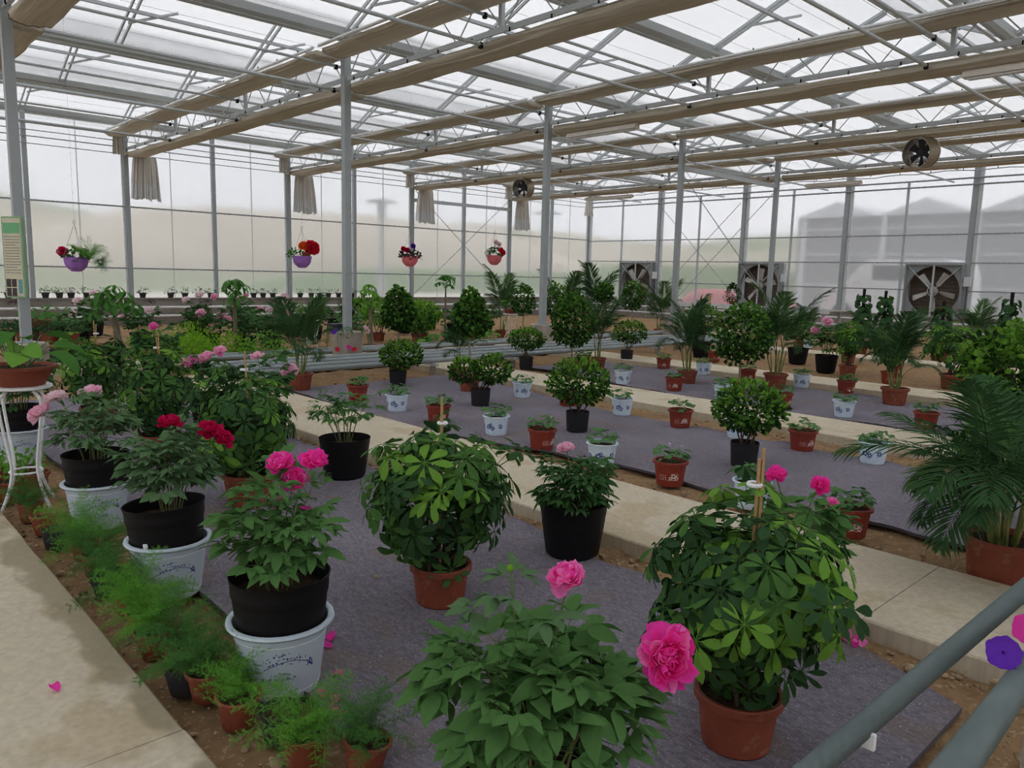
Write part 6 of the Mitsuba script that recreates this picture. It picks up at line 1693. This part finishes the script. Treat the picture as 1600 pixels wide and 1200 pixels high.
# ------------------------------------------------------------------ left wall sill: seedlings in black pots
COUNT = 'first second third fourth fifth sixth seventh eighth ninth tenth eleventh twelfth thirteenth fourteenth fifteenth sixteenth seventeenth eighteenth nineteenth twentieth twenty-first twenty-second'.split()
for i, y in enumerate((-2.46, -1.77, -1.5, -1.27, -.95, -.65, .24, .88, 1.22, 1.56, 1.85, 2.97, 3.23, 3.5, 4.29, 4.62, 4.87, 5.15, 5.47, 5.89, 6.27, 6.64)):
    k = thing('sill_seedling', f'small trailing seedling in a black pot on the left wall sill, {COUNT[i]} from the left', 'potted seedling', 'seedlings on the left wall sill')
    zs = pot(k, 'sill', .04, y, .575); g = np.random.default_rng(1000 + i)
    clump(k, .04, y, zs, .16, .16, 46, ('plum_leaf', 'vine_leaf', 'berry_leaf')[i % 3], 1000 + i, s=1.3, stems=6)
    if i % 3 == 0: clump(k, .16, y + .1, .45, .14, .10, 40, 'plum_leaf', 1100 + i, s=1.3, name='trailing_foliage', stems=0)
    if i % 4 == 1: part(k, 'flower', FIVE, frame_z((.6, -.4, .5), 0, (.10, y, zs + .16)) @ sc(2))

# ------------------------------------------------------------------ hanging baskets
HB = ply(lathe([(0, -.10), (.06, -.098), (.068, -.085), (.10, -.06), (.128, -.02), (.140, .03), (.146, .07), (.150, .078), (.144, .082), (.138, .074), (.12, .04), (0, .035)], 40), 'purple_pot', 45)
HBC = dict(HB)
for i, (x, y, z, col, lab) in enumerate(((8.3, -3.15, 1.33, 'purple_pot', 'purple hanging basket with dark leaves and one pink flower, leftmost of four'), (8.3, -.01, 1.45, 'purple_pot', 'purple hanging basket with orange and red flowers, second from the left'), (8.3, 2.02, 1.52, 'coral_pot', 'coral hanging basket with dark purple foliage, third from the left'), (8.3, 3.97, 1.60, 'coral_pot', 'coral hanging basket with cream and coral flowers, rightmost of four'))):
    k = thing('hanging_basket', lab, 'hanging basket', 'hanging baskets before the left wall'); part(k, 'bowl', HB, tr(x, y, z), col); part(k, 'soil', ply(disc(.118, .04, n=20), 'pot_soil', True), tr(x, y, z))
    apex = np.array([x, y, z + .50])
    for a in (0.4, 2.5, 4.6): rod(k, 'hanger_wire', (x + .142 * math.cos(a), y + .142 * math.sin(a), z + .08), apex, .0022, 'steel_dark')
    rod(k, 'hanger_wire', apex, (x, y, 3.85 if abs(y % 4) < .05 or abs(y % 4) > 3.9 else 4.29), .0011, 'steel_dark'); part(k, 'hook', ply(lathe([(.016, -.003), (.019, 0), (.016, .003), (.013, 0), (.016, -.003)], 14), 'steel_dark', True), frame_z((1, -.3, 0), 0, apex + [0, 0, .018]))
    right, eye = np.array([.684, .729, 0]), np.array([.85, -.5, 0]); c = np.array([x, y, z + .08])
    if i == 0:
        clump(k, x, y, z + .05, .16, .18, 90, 'vine_leaf', 1201, s=2.0)
        bloom(k, c + right * -.17 + [0, 0, .06], eye + [0, 0, .3], 'petal_crimson', .06, 11, False); bloom(k, c + right * -.19 + eye * .02 + [0, 0, .06], eye, 'petal_light', .035, 12, False)
        part(k, 'trailing_foliage', FERN_S['fern_needle'][1], tr(*(c + right * .16)) @ ry(.5) @ sc(.9), kind='stuff')
        part(k, 'trailing_foliage', FERN_S['fern_needle_dark'][2], tr(*(c + right * .30 + [0, 0, -.05])) @ ry(1.6) @ sc(.55), kind='stuff')
    elif i == 1:
        clump(k, *(c - right * .10)[:2], z + .06, .13, .14, 90, 'broad_leaf', 1202, s=1.6)
        bloom(k, c + right * .02 + eye * .05 + [0, 0, .15], eye + [0, 0, .6], 'petal_orange', .07, 21, False)
        for s, zz, r in ((.12, .16, .08), (.18, .10, .08), (.09, .10, .07), (.20, .16, .06)): bloom(k, c + right * s + [0, 0, zz], eye + right * .4 + [0, 0, .4], 'petal_red', r, 22 + int(s * 100), False)
        part(k, 'inner_pot', POTS['fern'][0], tr(*(c + right * .07 + eye * .03 - [0, 0, .06])) @ sc(1.1))
    elif i == 2:
        clump(k, x, y, z + .05, .20, .16, 130, 'plum_leaf', 1203, s=1.9, up=.2); clump(k, x, y, z + .05, .17, .10, 60, 'vine_leaf', 1204, s=1.7, name='green_foliage', stems=0)
        for s, zz in ((-.12, .12), (.05, .17), (-.05, .10)): bloom(k, c + right * s + eye * .08 + [0, 0, zz], eye, 'petal_violet' if s > 0 else 'petal_crimson', .04, 31 + int(zz * 100), False)
    else:
        clump(k, x, y, z + .05, .17, .22, 130, 'vine_leaf', 1205, s=2.0)
        for s, zz, cl in ((0, .24, 'petal_white'), (.06, .20, 'petal_white'), (.10, .10, 'petal_red'), (.14, .05, 'petal_red')): bloom(k, c + right * s + eye * .12 + [0, 0, zz], eye, cl, .045, 41 + int(zz * 100), False)
